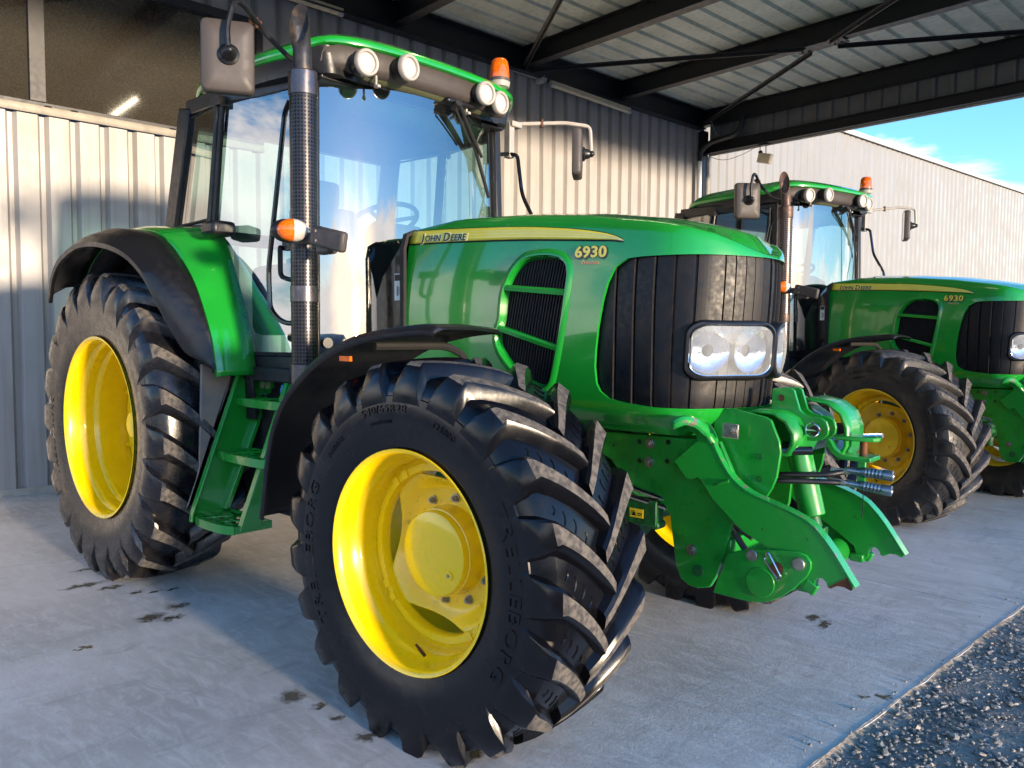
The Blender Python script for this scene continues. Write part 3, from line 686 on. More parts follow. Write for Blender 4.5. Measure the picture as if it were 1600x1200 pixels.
    mb = MB(); mb.lathe([(-.02, .026), (.02, .026), (.028, .056), (.055, .062), (.058, .058)], p, (0, 0, 1), 28)
    b = mb.build('beacon', 'ring', T, origin=tuple(p))
    MB().lathe([(.052, .059), (.06, .060), (.075, .060), (.077, .057)], p, (0, 0, 1), 28).build('beacon_base', 'grey_plastic', b, origin=tuple(p))
    MB().lathe([(.075, .056), (.09, .057), (.14, .053), (.17, .048), (.184, .038), (.190, .020), (.191, .0005)], p, (0, 0, 1), 28).build('beacon_lens', 'beacon', b, origin=tuple(p))
    # wiper
    w = MB(); w.tube([(-1.115, .115, 2.63), (-1.16, .26, 2.49), (-1.195, .37, 2.40)], .009, 6); w.tube([(-1.12, .095, 2.60), (-1.17, .25, 2.455)], .006, 6)
    w.tube([(-1.135, .15, 2.62), (-1.20, .33, 2.42), (-1.265, .50, 2.20)], .008, 6, sq=(.012, .022)).cyl((-1.16, .12, 2.61), (-1.11, .11, 2.63), .02, n=10)
    w.build('wiper', 'black_matt', T)
    # mirrors with their arms
    for s in (-1, 1):
        pc = V(-1.315, -1.098, 2.600) if s < 0 else V(-1.165, 1.222, 2.560)
        nrm = V(.82, -.46, .03) if s < 0 else V(.80, .56, .0)
        zz = V(0, 0, 1); xx = zz.cross(nrm).normalized(); yy = nrm.normalized(); up = yy.cross(xx)
        R = Matrix((xx, yy, up)).transposed()
        if up.z < 0: R = Matrix((xx, yy, -up)).transposed()
        w2, h2 = (.112, .158) if s < 0 else (.11, .150)
        def ring(k, d, r=.026):
            out = []
            for cx, cz, a0 in ((1, 1, 0), (-1, 1, 90), (-1, -1, 180), (1, -1, 270)):
                for q in range(5):
                    a = radians(a0+22.5*q); out.append(pc+R @ V((cx*(w2-r)+r*cos(a))*k, d, (cz*(h2-r)+r*sin(a))*k))
            return out
        mb = MB().grid([ring(.97, -.034), ring(1.0, -.026), ring(1.0, .0), ring(.985, .014), ring(.93, .024), ring(.5, .028), ring(.01, .028)], True)
        mir = mb.build('mirror', 'grey_plastic', T, origin=tuple(pc), sharp=60)
        MB().grid([ring(.95, -.032), ring(.01, -.0321)], True).build('mirror_glass', 'chrome', mir, origin=tuple(pc))
        c2 = pc+R @ V(.005, .03, .0); hub = MB(); hub.lathe([(0, .045), (.01, .045), (.016, .034), (.04, .028), (.05, .02)], c2, nrm, 20); hub.ell(c2+nrm.normalized()*.05, (.028, .022, .022), 12, 8)
        hub.build('mirror_joint', 'black', mir, origin=tuple(pc))
        e = c2+nrm.normalized()*.052
        if s < 0:
            pts = [e, V(e.x-.01, e.y, 2.70), V(-1.255, -1.10, 2.825), V(-1.28, -1.04, 2.835), V(-1.33, -.90, 2.755), V(-1.30, -.79, 2.665), V(-1.24, -.72, 2.64)]
        else:
            pts = [e, V(e.x, e.y, 2.60), V(e.x-.01, e.y-.0, 2.735), V(-1.20, 1.13, 2.745), V(-1.36, .81, 2.70)]
        a = MB().tube(rnd(pts, .035), .0125, 8)
        arm = a.build('mirror_arm', 'black' if s < 0 else 'ring', T)
        if s < 0: MB().box((-1.325, -.955, 2.79), (.03, .03, .045), Matrix.Rotation(.5, 3, 'X')).cyl((-1.33, -.985, 2.795), (-1.32, -.93, 2.79), .014, n=10).build('arm_clamp', 'rust', arm, bevel=.004)
        else:
            MB().box((-1.37, .79, 2.60), (.05, .045, .22)).box((-1.355, .815, 2.695), (.06, .09, .035)).build('arm_bracket', 'ring', arm, bevel=.006)
            MB().cyl((-1.27, .98, 2.70), (-1.27, .98, 2.75), .012, n=8).build('arm_clamp', 'rust', arm)
    # handrails
    MB().tube(rnd([(-1.23, -.845, 2.45), (-1.245, -.86, 2.40), (-1.375, -.875, 1.69), (-1.365, -.875, 1.50), (-1.30, -.85, 1.44), (-1.22, -.82, 1.435)], .06), .0125, 8).build('handrail', 'black_gloss', T)
    MB().tube(rnd([(-1.40, .70, 2.50), (-1.36, .78, 2.515), (-1.31, .80, 2.50), (-1.26, .79, 2.25), (-1.13, .78, 2.05), (-1.12, .76, 1.75), (-1.3, .70, 1.7)], .05), .0125, 8).build('handrail', 'black_gloss', T)
    dh = MB().tube(rnd([(-1.39, -.80, 1.80), (-1.37, -.815, 1.80), (-1.37, -.815, 1.66), (-1.29, -.80, 1.64), (-1.24, -.78, 1.66), (-1.24, -.78, 1.79), (-1.36, -.80, 1.81)], .03), .012, 8); dh.box((-1.30, -.79, 1.81), (.14, .03, .05))
    dh.build('door_handle', 'black', T)
    MB().cyl((-1.40, -.74, 1.37), (-1.33, -.76, 1.37), .014, n=10).cyl((-1.41, -.73, 1.37), (-1.40, -.735, 1.37), .024, n=12).build('door_hinge', 'black', T)
    MB().cyl((-1.325, -.60, 1.345), (-1.28, -.61, 1.345), .026, n=16).build('glass_stud', 'black', T)
    # exhaust with guard
    ex = V(-1.080, -.870, 0)
    mb = MB(); rings = []
    cen = crv([(ex.x, ex.y, 2.40), (ex.x, ex.y, 2.55), (ex.x-.003, ex.y-.003, 2.66), (ex.x-.012, ex.y-.008, 2.76), (ex.x-.035, ex.y-.012, 2.86)], 4)
    n = 28
    def exring(p, t, r, cutit):
        out = []
        for k in range(n):
            a = 2*pi*k/n; q = V(p.x+r*cos(a), p.y+r*sin(a), p.z)
            if cutit: # slash cut facing the driver's right
                q.z = 2.765+(q.y-ex.y)*1.7-(q.x-ex.x+.016)*1.7
            out.append(q)
        return out
    rows = [exring(p, 0, .0405, False) for p in cen if p.z < 2.65]; e0 = V(ex.x-.016, ex.y-.008, 2.76); rows.append(exring(e0, 0, .044, True))
    rows.append(exring(e0, 0, .0405, True)); rows += [exring(V(ex.x-.01, ex.y, 2.64), 0, .037, False), exring(V(ex.x, ex.y, 2.5), 0, .035, False), exring(V(ex.x, ex.y, 2.5), 0, .001, False)]
    ep = MB().grid(rows, True).build('exhaust_pipe', 'exhaust', T, origin=(ex.x, ex.y, 2.4), sharp=50)
    M_ = 'perf'
    MB().lathe([(1.17, .060), (2.44, .060)], ex, (0, 0, 1), 40).build('exhaust_guard', M_, ep, origin=(ex.x, ex.y, 1.17))
    MB().lathe([(2.435, .060), (2.437, .064), (2.535, .064), (2.54, .060), (2.535, .041)], ex, (0, 0, 1), 40).build('guard_collar', 'guard_steel', ep, origin=(ex.x, ex.y, 2.43))
    MB().lathe([(1.53, .0605), (1.532, .0625), (1.60, .0625), (1.602, .0605)], ex, (0, 0, 1), 40).build('guard_band', 'guard_steel', ep, origin=(ex.x, ex.y, 1.53))
    MB().lathe([(1.0, .064), (1.25, .064), (1.255, .060)], ex, (0, 0, 1), 40).build('guard_base', 'guard_steel', ep, origin=(ex.x, ex.y, 1.0))
    # indicator lamp on its bracket
    for s in (-1, 1):
        p = V(-1.010, -.975, 1.832)
        k = MB().box((-.80, -.935, 1.785), (.235, .035, .085), Matrix.Rotation(.22, 3, 'Y')).box((-.85, -.91, 1.75), (.10, .05, .05)).box((-1.0, -.915, 1.80), (.24, .03, .05))
        if s > 0: k = k.mirror()
        br = k.build('lamp_bracket', 'grey_plastic', T, bevel=.012)
        RI = Matrix.Rotation(radians(68), 3, 'Z'); k = MB(); k.ell(p+V(-.022, -.006, 0), (.076, .05, .052), rot=RI)
        if s > 0: k = k.mirror()
        hs_ = k.build('indicator', 'black', br)
        # the lens in two halves
        for nm, m, ts in (('indicator_lens', 'orange', range(6, 13)), ('position_lens', 'white_lens', range(0, 7))):
            rows = []
            for i in ts:
                t = pi*i/12; rows.append([p+RI @ V(.068*cos(t), .05*sin(t)*cos(2*pi*q/20)-.012, .050*sin(t)*sin(2*pi*q/20)) for q in range(20)])
            k = MB().grid(rows, True)
            if s > 0: k = k.mirror()
            k.build(nm, m, hs_)
        for dz in (-.02, .02):
            k = MB().cyl((-.86, -.952, 1.80+dz), (-.86, -.957, 1.80+dz), .006, n=8)
            if s > 0: k = k.mirror()
            k.build('bracket_screw', 'steel', br)
    # inside: seat, steering column, dashboard
    mb = MB(); mb.box((-1.95, .0, 1.62), (.48, .48, .14)).box((-1.95, 0, 1.42), (.36, .36, .30)); st = mb.build('seat', 'seat', T, bevel=.04)
    MB().box((-2.18, 0, 1.92), (.13, .46, .52), Matrix.Rotation(-.12, 3, 'Y')).build('backrest', 'seat', st, bevel=.05)
    MB().box((-2.25, 0, 2.26), (.09, .26, .17)).build('headrest', 'seat', st, bevel=.03)
    for y in (-.28, .28): MB().box((-1.98, y, 1.80), (.34, .07, .07)).build('armrest', 'seat', st, bevel=.02)
    MB().prism([(-1.36, 1.25), (-1.36, 1.95), (-1.50, 2.02), (-1.60, 1.96), (-1.48, 1.6), (-1.44, 1.25)], 1, -.17, .17).build('dashboard', 'black_matt', T, bevel=.03)
    pc = V(-1.62, 0.0, 2.03); ax = V(-.45, 0, 1).normalized(); rr = MB().ring(pc, ax, .20, 36); wh = MB().tube(rr+[rr[0], rr[1]], .014, 8); wh.cyl(pc-ax*.14, pc, .03, n=12)
    a = V(0, 1, 0); b = ax.cross(a)
    for t in (pi/2, pi*7/6, pi*11/6): wh.tube([pc, pc+(a*cos(t)+b*sin(t))*.195], .012, 6)
    wh.build('steering_wheel', 'black_matt', T)
    MB().box((-1.95, -.42, 1.58), (.55, .17, .40)).build('side_console', 'black_matt', T, bevel=.05)
    lv = MB()
    for i, x in enumerate((-1.72, -1.78, -1.84)): lv.tube([(x, -.42, 1.75), (x+.02, -.42, 1.90)], .008, 6).ell((x+.022, -.42, 1.91), (.018, .018, .024), 10, 6)
    lv.build('lever', 'black', T)
    MB().box((-1.42, -.50, 1.86), (.03, .19, .15), Matrix.Rotation(.3, 3, 'Z')).tube([(-1.44, -.50, 1.8), (-1.5, -.48, 1.6)], .012).build('monitor', 'black_matt', T, bevel=.01)
    sv = MB().add([(-1.30, -.5, 2.60), (-1.30, .5, 2.60), (-1.35, .5, 2.50), (-1.35, -.5, 2.50)], [(0, 1, 2, 3)]); sv.build('sun_blind', 'liner', T, solid=.01)
    # dark cowl between windscreen and hood
    rows = []
    for x, yy in ((-1.30, .345), (-1.15, .37), (-1.02, .385), (-.955, .388)):
        z1 = 1.50+.40*max(0, (x+1.30)/.345)**.6; rows.append([V(x, -yy, 1.0), V(x, -yy, 1.3), V(x, -yy, z1-.06), V(x, -yy+.04, z1-.01), V(x, 0, z1), V(x, yy-.04, z1-.01), V(x, yy, z1-.06), V(x, yy, 1.3), V(x, yy, 1.0)])
    cw = MB().grid(rows).build('cowl', 'black_gloss', T, sharp=40)
    MB().tube([(-.958, -.402, 1.2), (-.958, -.402, 1.80), (-.955, -.385, 1.865), (-.95, -.33, 1.888), (-.95, .33, 1.888), (-.955, .385, 1.865), (-.958, .402, 1.80), (-.958, .402, 1.2)], 0, sq=(.028, .018)).build('hood_seal', 'black_matt', cw)
    MB().box((-1.015, -.3905, 1.62), (.045, .002, .13)).build('warning_decal', 'decal_white', cw)
    MB().box((-1.015, -.392, 1.665), (.038, .001, .03)).box((-1.015, -.392, 1.60), (.006, .001, .05)).box((-1.003, -.392, 1.60), (.004, .001, .04)).build('decal_print', 'decal_black', cw)
# ------------------------------------------------------------ fenders, steps, chassis
def make_fenders(T):
    O = [(-1.64, -1.0, 1.205), (-1.66, -1.0, 1.30), (-1.70, -1., 1.40), (-1.80, -1, 1.57), (-1.89, -1, 1.68), (-2.03, -1, 1.80), (-2.17, -1, 1.885), (-2.33, -1, 1.935), (-2.6, -1, 1.965), (-2.9, -1, 1.94), (-3.2, -1, 1.83), (-3.42, -1, 1.64)]
    I = [(-1.655, -.79, 1.205), (-1.675, -.79, 1.30), (-1.71, -.79, 1.42), (-1.80, -.79, 1.62), (-1.88, -.79, 1.77), (-1.97, -.79, 1.90), (-2.08, -.79, 1.95), (-2.3, -.79, 1.965), (-2.6, -.79, 1.985), (-2.9, -.79, 1.955), (-3.2, -.79, 1.84), (-3.42, -.79, 1.65)]
    E = [(-1.642, -1.005, 1.215), (-1.721, -1.04, 1.262), (-1.805, -1.08, 1.31), (-1.865, -1.13, 1.436), (-1.912, -1.17, 1.555), (-1.983, -1.2, 1.672), (-2.082, -1.22, 1.755), (-2.186, -1.24, 1.808), (-2.34, -1.25, 1.847), (-2.541, -1.25, 1.872), (-2.748, -1.25, 1.873), (-2.93, -1.25, 1.839), (-3.059, -1.25, 1.792), (-3.16, -1.25, 1.704), (-3.22, -1.25, 1.579)]
    for s in (-1, 1):
        o = crv(O, 4); i = crv(I, 4); rows = []
        for a, b in zip(o, i):
            c = (a+b)/2; n = (V(-2.65, a.y, .86)-a).normalized()
            rows.append([b-n*-.0, b.lerp(a, .33)-n*.012, b.lerp(a, .75)-n*.014, b.lerp(a, .93)-n*.006, a, a+n*.02+V(0, -.001, 0)])
        k = MB().grid(rows)
        # front cap
        q = rows[0]; k.add([p for p in q]+[p+V(.008, 0, -.028) for p in q], [(j, j+1, j+1+len(q), j+len(q)) for j in range(len(q)-1)])
        if s > 0: k = k.mirror()
        f = k.build('rear_fender', 'green', T, sharp=45, solid=.012, off=0)
        k = MB().grid([[V(p.x+(-2.65-p.x)*.035, -1.01, p.z-(p.z-.86)*.035), V(p.x+(-2.65-p.x)*.03, -.79, p.z-(p.z-.86)*.03)] for p in o])
        if s > 0: k = k.mirror()
        k.build('fender_liner', 'black_matt', f, solid=.006)
        rr = []
        e = crv(E, 4); m = len(e); rows = []
        for t in range(m):
            u = t/(m-1)*(len(o)-1); a = o[min(int(u), len(o)-2)].lerp(o[min(int(u)+1, len(o)-1)], u-int(u)); a = a+V(0, .012, -.012)
            b = e[t]; mid = a.lerp(b, .5); n = (mid-V(-2.65, mid.y, .86)).normalized(); w = (a-b).length
            dn = (V(-2.65, b.y, .86)-b).normalized()
            rows.append([a, a.lerp(b, .3)+n*w*.10, mid+n*w*.14, a.lerp(b, .8)+n*w*.10, b, b+dn*.022+V(0, .002, 0), b+dn*.02+V(0, .02, 0)])
        k = MB().grid(rows)
        if s > 0: k = k.mirror()
        k.build('fender_extension', 'black', T, sharp=50, solid=.006, off=0)
        # inner guard (wheel-house liner)
        k = MB().grid([[V(p.x, -.80, p.z-.03), V(p.x, -.78, .95)] for p in i])
        if s > 0: k = k.mirror()
        k.build('wheel_house', 'black_matt', T, solid=.01)
        # front mudguard
        G = [(.150, 1.398), (.142, 1.404), (.11, 1.409), (.06, 1.409), (-.097, 1.397), (-.238, 1.379), (-.351, 1.351), (-.472, 1.307), (-.60, 1.235), (-.736, 1.128), (-.82, 1.0), (-.868, .85), (-.893, .72), (-.912, .633)]
        g = crv([V(a, 0, b) for a, b in G], 3); rows = []
        for j, p in enumerate(g):
            d = (g[min(j+1, len(g)-1)]-g[max(j-1, 0)]).normalized(); nn = V(-d.z, 0, d.x)
            if nn.dot(p-V(0, 0, .6)) < 0: nn = -nn
            tp = min(1, j/10); yo = -1.20+.03*(1-tp)**2; yi = -.74; fw = max(0, 1-(.15-p.x)/.35)
            rows.append([V(p.x, yo, p.z)-nn*.028, V(p.x, yo-.004, p.z)-nn*.010, V(p.x, yo+.012, p.z)+nn*.006, V(p.x, yo+.035, p.z)+nn*.010, V(p.x, (yo+yi)/2, p.z)+nn*.016, V(p.x, yi-.03, p.z)+nn*.010, V(p.x, yi, p.z)-nn*.01])
            for q_ in rows[-1]: q_.x -= .30*(q_.y+1.2)*fw; q_.z -= .02*(q_.y+1.2)*fw
        k = MB().grid(rows)
        if s > 0: k = k.mirror()
        fg = k.build('front_mudguard', 'black', T, sharp=50, solid=.006, off=0)
        k = MB().tube(rnd([(-.30, -.60, .75), (-.30, -.62, 1.30), (-.28, -.74, 1.345), (-.28, -1.10, 1.345)], .05), .016, 8).tube(rnd([(-.30, -.62, 1.1), (-.62, -.75, 1.12), (-.74, -1.0, 1.05)], .05), .013, 8)
        if s > 0: k = k.mirror()
        k.build('guard_stay', 'black_matt', fg)
        k = MB().box((-.33, -1.188, 1.30), (.06, .012, .018))
        if s > 0: k = k.mirror()
        k.build('reflector', 'orange', fg)

def make_steps(T):
    st = MB()
    st.prism([(-.70, 1.19), (-.835, 1.19), (-.87, 1.10), (-1.09, .515), (-1.10, .46), (-.93, .46), (-.90, .55), (-.675, 1.06), (-.60, 1.12), (-.60, 1.16)], 0, -1.762, -1.750)
    st.prism([(-.830, 1.185), (-.838, 1.19), (-1.095, .505), (-1.10, .46), (-1.092, .46), (-1.087, .50)], 0, -1.750, -1.725)
    b = st.build('step_stringer', 'green', T, bevel=.002)
    MB().prism([(-.905, .50), (-.66, 1.10), (-.685, 1.10), (-.93, .50)], 0, -1.75, -1.715).prism([(-.655, 1.10), (-.64, 1.13), (-.68, 1.14), (-.685, 1.10)], 0, -1.75, -1.70).build('step_rail', 'green', b, bevel=.003)
    k = MB().prism([(-.765, 1.20), (-1.045, .47), (-.95, .47), (-.925, .52), (-.70, 1.12), (-.72, 1.20)], 0, -1.362, -1.350)
    k.prism([(-.770, 1.20), (-.775, 1.20), (-1.050, .47), (-1.045, .465)], 0, -1.385, -1.350)
    k.build('step_stringer', 'green', T, bevel=.002)
    for z, yo, yi, xr in ((.475, -1.105, -.88, -1.365), (.785, -.985, -.79, -1.20), (1.045, -.875, -.70, -1.17)):
        # tread: rounded outer edge, open grid of bars
        n = 12; xl = -1.75; out = []
        for i in range(n+1):
            t = i/n; x = xl+(xr-xl)*t; y = yo+.035*(abs(2*t-1)**3); out.append((x, y))
        k = MB()
        k.tube([V(x, y, z) for x, y in out], 0, sq=(.008, .040), up=(0, 0, 1))
        k.tube([V(xl, yi, z), V(xr, yi, z)], 0, sq=(.008, .035), up=(0, 0, 1))
        k.tube([V(xl, yi, z), V(xl, out[0][1], z)], 0, sq=(.008, .035), up=(0, 0, 1)); k.tube([V(xr, yi, z), V(xr, out[-1][1], z)], 0, sq=(.008, .035), up=(0, 0, 1))
        top = [(x, y, z+.018) for x, y in out]; inn = [(x, y+.028, z+.018) for x, y in out]
        k.grid([[V(*p) for p in top], [V(*p) for p in inn], [V(p[0], p[1], p[2]-.004) for p in inn]])
        for i in range(1, 4):
            y = yo+(yi-yo)*i/4+.01; k.box(((xl+xr)/2, y, z+.012), (abs(xr-xl), .016, .008))
        for i in range(1, 6):
            x = xl+(xr-xl)*i/6; k.box((x, (yo+yi)/2, z+.0165), (.018, abs(yi-yo)-.03, .006), Matrix.Rotation(.4 if i % 2 else -.4, 3, 'Z'))
        k.build('step', 'green', T, sharp=30)
    for y, z in ((-.83, 1.14), (-.66, 1.13), (-1.02, .64)): bolt('step_bolt', (-1.750, y, z), (1, 0, 0), .009, .01, 'green', b)
    for y, z in ((-.80, 1.165), (-.66, 1.16)): MB().cyl((-1.7495, y, z), (-1.7485, y, z), .008, n=12).build('bolt_hole', 'decal_black', b)
    # grey shield between wheel and steps
    MB().prism([(-1.01, 1.235), (-.845, 1.20), (-.87, 1.10), (-1.085, .53), (-1.06, .56), (-1.03, .72)], 0, -1.80, -1.785).build('mud_shield', 'shield', T, bevel=.004)
    MB().prism([(-1.3, 1.08), (-1.3, .55), (-1.35, .45), (-2.1, .45), (-2.2, .6), (-2.2, 1.08)], 1, -.72, -.36).build('fuel_tank', 'black_matt', T, bevel=.05)
    MB().prism([(-1.3, 1.08), (-1.3, .55), (-1.35, .45), (-2.1, .45), (-2.2, .6), (-2.2, 1.08)], 1, .36, .72).build('fuel_tank', 'black_matt', T, bevel=.05)
    MB().cyl((-1.42, -.76, 1.09), (-1.42, -.76, 1.125), .028, n=14).box((-1.42, -.76, 1.13), (.06, .02, .015)).build('filler_cap', 'blue', T, bevel=.003)

def make_chassis(T):
    k = MB(); k.box((-1.9, 0, .80), (1.7, .46, .50)).cyl((-2.65, -.78, .859), (-2.65, .78, .859), .16, n=24).cyl((-2.65, -.45, .859), (-2.65, .45, .859), .25, n=24)
    k.box((-3.0, 0, .95), (.5, .5, .5)); k.build('transmission', 'green_dark', T, bevel=.03)
    k = MB(); k.box((-.55, 0, .98), (1.15, .44, .50)).box((-.55, 0, .70), (1.0, .30, .16)).cyl((-.3, -.28, 1.0), (-.3, -.20, 1.0), .09, n=20).cyl((-.7, -.30, .95), (-.45, -.30, .95), .06, n=16)
    k.build('engine', 'green_dark', T, bevel=.02)
    k = MB().tube(rnd([(-.1, -.26, .86), (.1, -.27, .85), (.25, -.27, .80), (.42, -.24, .76)], .05), .012, 8).tube(rnd([(-.1, -.27, .82), (.1, -.28, .81), (.25, -.28, .765), (.42, -.24, .73)], .05), .011, 8); k.build('coolant_pipe', 'chrome', T)
    k = MB(); k.cyl((0, -.55, .633), (0, .55, .633), .085, .085, n=24); k.ell((0, 0, .62), (.19, .22, .17)); k.cyl((0, -.72, .633), (0, -.55, .633), .13, .10, n=28).cyl((0, .55, .633), (0, .72, .633), .10, .13, n=28)
    k.box((0, 0, .78), (.30, .26, .20)); k.tube([(.14, -.62, .60), (.16, -.3, .62), (.16, .3, .62), (.14, .62, .60)], .022, 10).cyl((.16, -.30, .62), (.16, .30, .62), .035, n=16)
    k.box((-.14, -.60, .63), (.14, .10, .10)).box((-.14, .60, .63), (.14, .10, .10))
    for s in (-1, 1): k.cyl((0, s*.62, .45), (0, s*.62, .82), .045, n=16)
    k.build('front_axle', 'green_dark', T, bevel=.008)
    k = MB().cyl((.20, -.262, .70), (.20, -.16, .70), .055, n=20).box((.315, -.235, .70), (.15, .06, .10)).cyl((.38, -.26, .655), (.38, -.2, .655), .018, n=12).cyl((.12, -.27, .76), (.12, -.18, .76), .04, n=16); k.build('hydraulic_valve', 'green_dark', T, bevel=.004)
    y = MB().box((.305, -.271, .695), (.062, .002, .035)).build('warning_label', 'yellow_label', T)
    MB().prism([(.285, .684), (.305, .684), (.295, .706)], 1, -.2735, -.2725).box((.322, -.273, .695), (.02, .001, .004)).box((.322, -.273, .688), (.02, .001, .003)).build('label_print', 'decal_black', y)

# ------------------------------------------------------------ front linkage
def make_linkage(T):
    Pch = [(-.30, 1.0), (.017, .999), (.4, 1.006), (.645, 1.008), (.70, .90), (.712, .80), (.705, .721), (.685, .66), (.656, .555), (.64, .502), (.618, .463), (.568, .448), (.53, .452), (.496, .47), (.475, .518), (.461, .602), (.445, .704), (.426, .736), (.391, .755), (.314, .781), (.25, .817), (.195, .86), (.167, .889), (.018, .948), (-.3, .93)]
    Plk = [(.672, .515), (.712, .620), (.797, .650), (.878, .662), (.965, .672), (.992, .664), (1.008, .645), (1.008, .622), (.997, .596), (.96, .55), (.915, .508), (.876, .484), (.835, .468), (.79, .462), (.752, .461), (.655, .463)]
    arm_top = [(.482, 1.046), (.485, 1.056), (.513, 1.077), (.555, 1.083), (.597, 1.062), (.62, 1.029), (.644, .978), (.676, .925), (.712, .881), (.768, .844), (.835, .822), (.915, .8), (.985, .773), (1.023, .742), (1.069, .69), (1.143, .584)]
    arm_bot = [(1.133, .574), (1.112, .581), (1.09, .58), (1.069, .567), (1.058, .569), (1.054, .583), (1.042, .594), (1.028, .594), (1.018, .582), (1.014, .555), (1.003, .540), (.982, .540), (.969, .552), (.96, .585), (.90, .625), (.839, .665), (.755, .702), (.684, .759), (.635, .801), (.590, .86), (.574, .871), (.545, .858), (.528, .862), (.505, .885), (.474, .922), (.534, .975), (.571, 1.008), (.562, 1.030), (.535, 1.040), (.505, 1.037)]
    Pbr = [(.60, 1.119), (.675, 1.129), (.799, 1.107), (.82, 1.097), (.836, 1.06), (.852, 1.025), (.858, .986), (.846, .898), (.831, .856), (.811, .822), (.721, .80), (.644, .80), (.60, .9)]
    for s in (-1, 1):
        def B(k, name, m, par, **kw):
            if s > 0: k = k.mirror()
            return k.build(name, m, par, **kw)
        ch = B(MB().prism(Pch, 1, -.252, -.232), 'side_plate', 'green_dull', T, bevel=.003)
        ln = B(MB().prism(Plk, 1, -.298, -.284), 'lower_link', 'green_dull', T, bevel=.003)
        c = [(.835+.052*cos(2*pi*i/24), .540+.052*sin(2*pi*i/24)) for i in range(24)]
        B(MB().prism(c, 1, -.303, -.298), 'link_boss', 'green_dull', ln, bevel=.002)
        ar = B(MB().prism(arm_top+arm_bot, 1, -.282, -.246), 'lift_arm', 'arm', T, bevel=.0025)
        k = MB()
        rows = []
        for p in crv([V(a, 0, b) for a, b in arm_top], 2): rows.append(p)
        q = []
        for j, p in enumerate(rows):
            d = (rows[min(j+1, len(rows)-1)]-rows[max(j-1, 0)]).normalized(); nn = V(-d.z, 0, d.x)
            if nn.z < 0 or (j < 4 and nn.x > 0 and False): nn = -nn
            q.append([V(p.x, -.284, p.z)+nn*.001, V(p.x, -.284, p.z)+nn*.005, V(p.x, -.240, p.z)+nn*.005, V(p.x, -.240, p.z)+nn*.001])
        k.grid(q); B(k, 'arm_flange', 'wornarm', ar)
        B(MB().tube(crv([(.628, -.272, 1.005), (.612, -.300, 1.045), (.597, -.345, 1.078), (.575, -.385, 1.090), (.552, -.402, 1.078), (.541, -.404, 1.060)], 4), [.012]*4+[.019]*12+[.017]*2+[.014, .011, .007], 10), 'hook_tip', 'wornarm', ar)
        # weld line and scratches on the arm are in its material; blackened jaw of the hook
        jaw = [(1.140, .580), (1.133, .574), (1.112, .581), (1.09, .58), (1.069, .567), (1.060, .570), (1.09, .592), (1.12, .615)]
        B(MB().prism(jaw, 1, -.2832, -.2626), 'hook_jaw', 'rust', ar)
        B(MB().box((1.0, -.272, .555), (.045, .024, .04), Matrix.Rotation(.5, 3, 'Y')).box((.975, -.25, .545), (.05, .04, .03)), 'hook_latch', 'green_dull', ar, bevel=.005)
        br = B(MB().prism(Pbr, 1, -.215, -.200), 'bracket_plate', 'green_dull', T, bevel=.003)
        for x, z in ((.782, .964), (.783, .884)):
            B(MB().lathe([(0, .011), (.002, .011), (.002, .008), (-.004, .007), (-.004, .0005)], V(x, -.216, z), (0, -1, 0), 14), 'grease_hole', 'green_dark', br)
        # bolts
        bp = MB().box((.690, -.259, 1.052), (.062, .012, .052), Matrix.Rotation(.05, 3, 'Y'))
        kk = B(bp, 'clamp_plate', 'steel', T, bevel=.002)
        for (x, z, r) in ((.351, .972, .0145), (.348, .900, .0145), (.541, .589, .015), (.700, 1.052, .0125)):
            bolt('plate_bolt', (x, s*.2525 if z < 1.04 else s*.265, z), (0, s, 0), r, .018, 'steel', ch)
        for (x, z) in ((.302, .975), (.304, .900), (.431, .985), (.429, .912), (.085, .939), (.180, .949), (.64, .99)):
            big = x > .2 
            B(MB().lathe([(-.0006, .010 if big else .006), (-.0006, .0005)], V(x, -.2535, z), (0, 1, 0), 14), 'bolt_hole', 'decal_black', ch)
        B(MB().cyl((.570, -.252, .515), (.570, -.256, .515), .022, n=24).cyl((.570, -.256, .515), (.570, -.2575, .515), .017, n=24), 'pin_cover', 'green_dark', ch, bevel=.002)
        B(MB().cyl((.803, -.298, .630), (.803, -.308, .630), .021, n=20), 'link_pin', 'steel', ln, bevel=.003)
        B(MB().cyl((.968, -.298, .632), (.968, -.308, .632), .022, n=20), 'link_pin', 'steel', ln, bevel=.003)
        B(MB().lathe([(0, .024), (.0005, .0005)], V(.892, -.2992, .600), (0, -1, 0), 9), 'pin_hole', 'rust', ln)
        B(MB().tube(rnd([(.855, -.302, .640), (.865, -.31, .655), (.915, -.315, .580), (.905, -.315, .566), (.848, -.305, .628), (.855, -.302, .642)], .012), .0045, 8), 'linch_pin', 'chrome', ln)
        B(MB().cyl((.58, -.235, .40+.07), (.58, -.235, .53), .03, n=12), 'stop', 'green_dark', ch) if False else None
    # cross members
    k = MB(); k.cyl((.90, -.24, .56), (.90, .24, .56), .05, n=24).box((.62, 0, .60), (.14, .46, .10)).box((.50, 0, .85), (.26, .44, .10)); k.build('cross_member', 'green_dull', T, bevel=.006)
    # curved cross tube on top, between the bracket plates
    rows = []
    for y in (-.20, -.1, 0, .1, .20):
        rows.append([V(.70, y, 1.105), V(.76, y, 1.118), V(.82, y, 1.113), V(.862, y, 1.09), V(.885, y, 1.05), V(.885, y, 1.015), V(.87, y, .985), V(.80, y, .985)])
    MB().grid(rows).build('top_beam', 'green_dull', T, sharp=50, solid=.014)
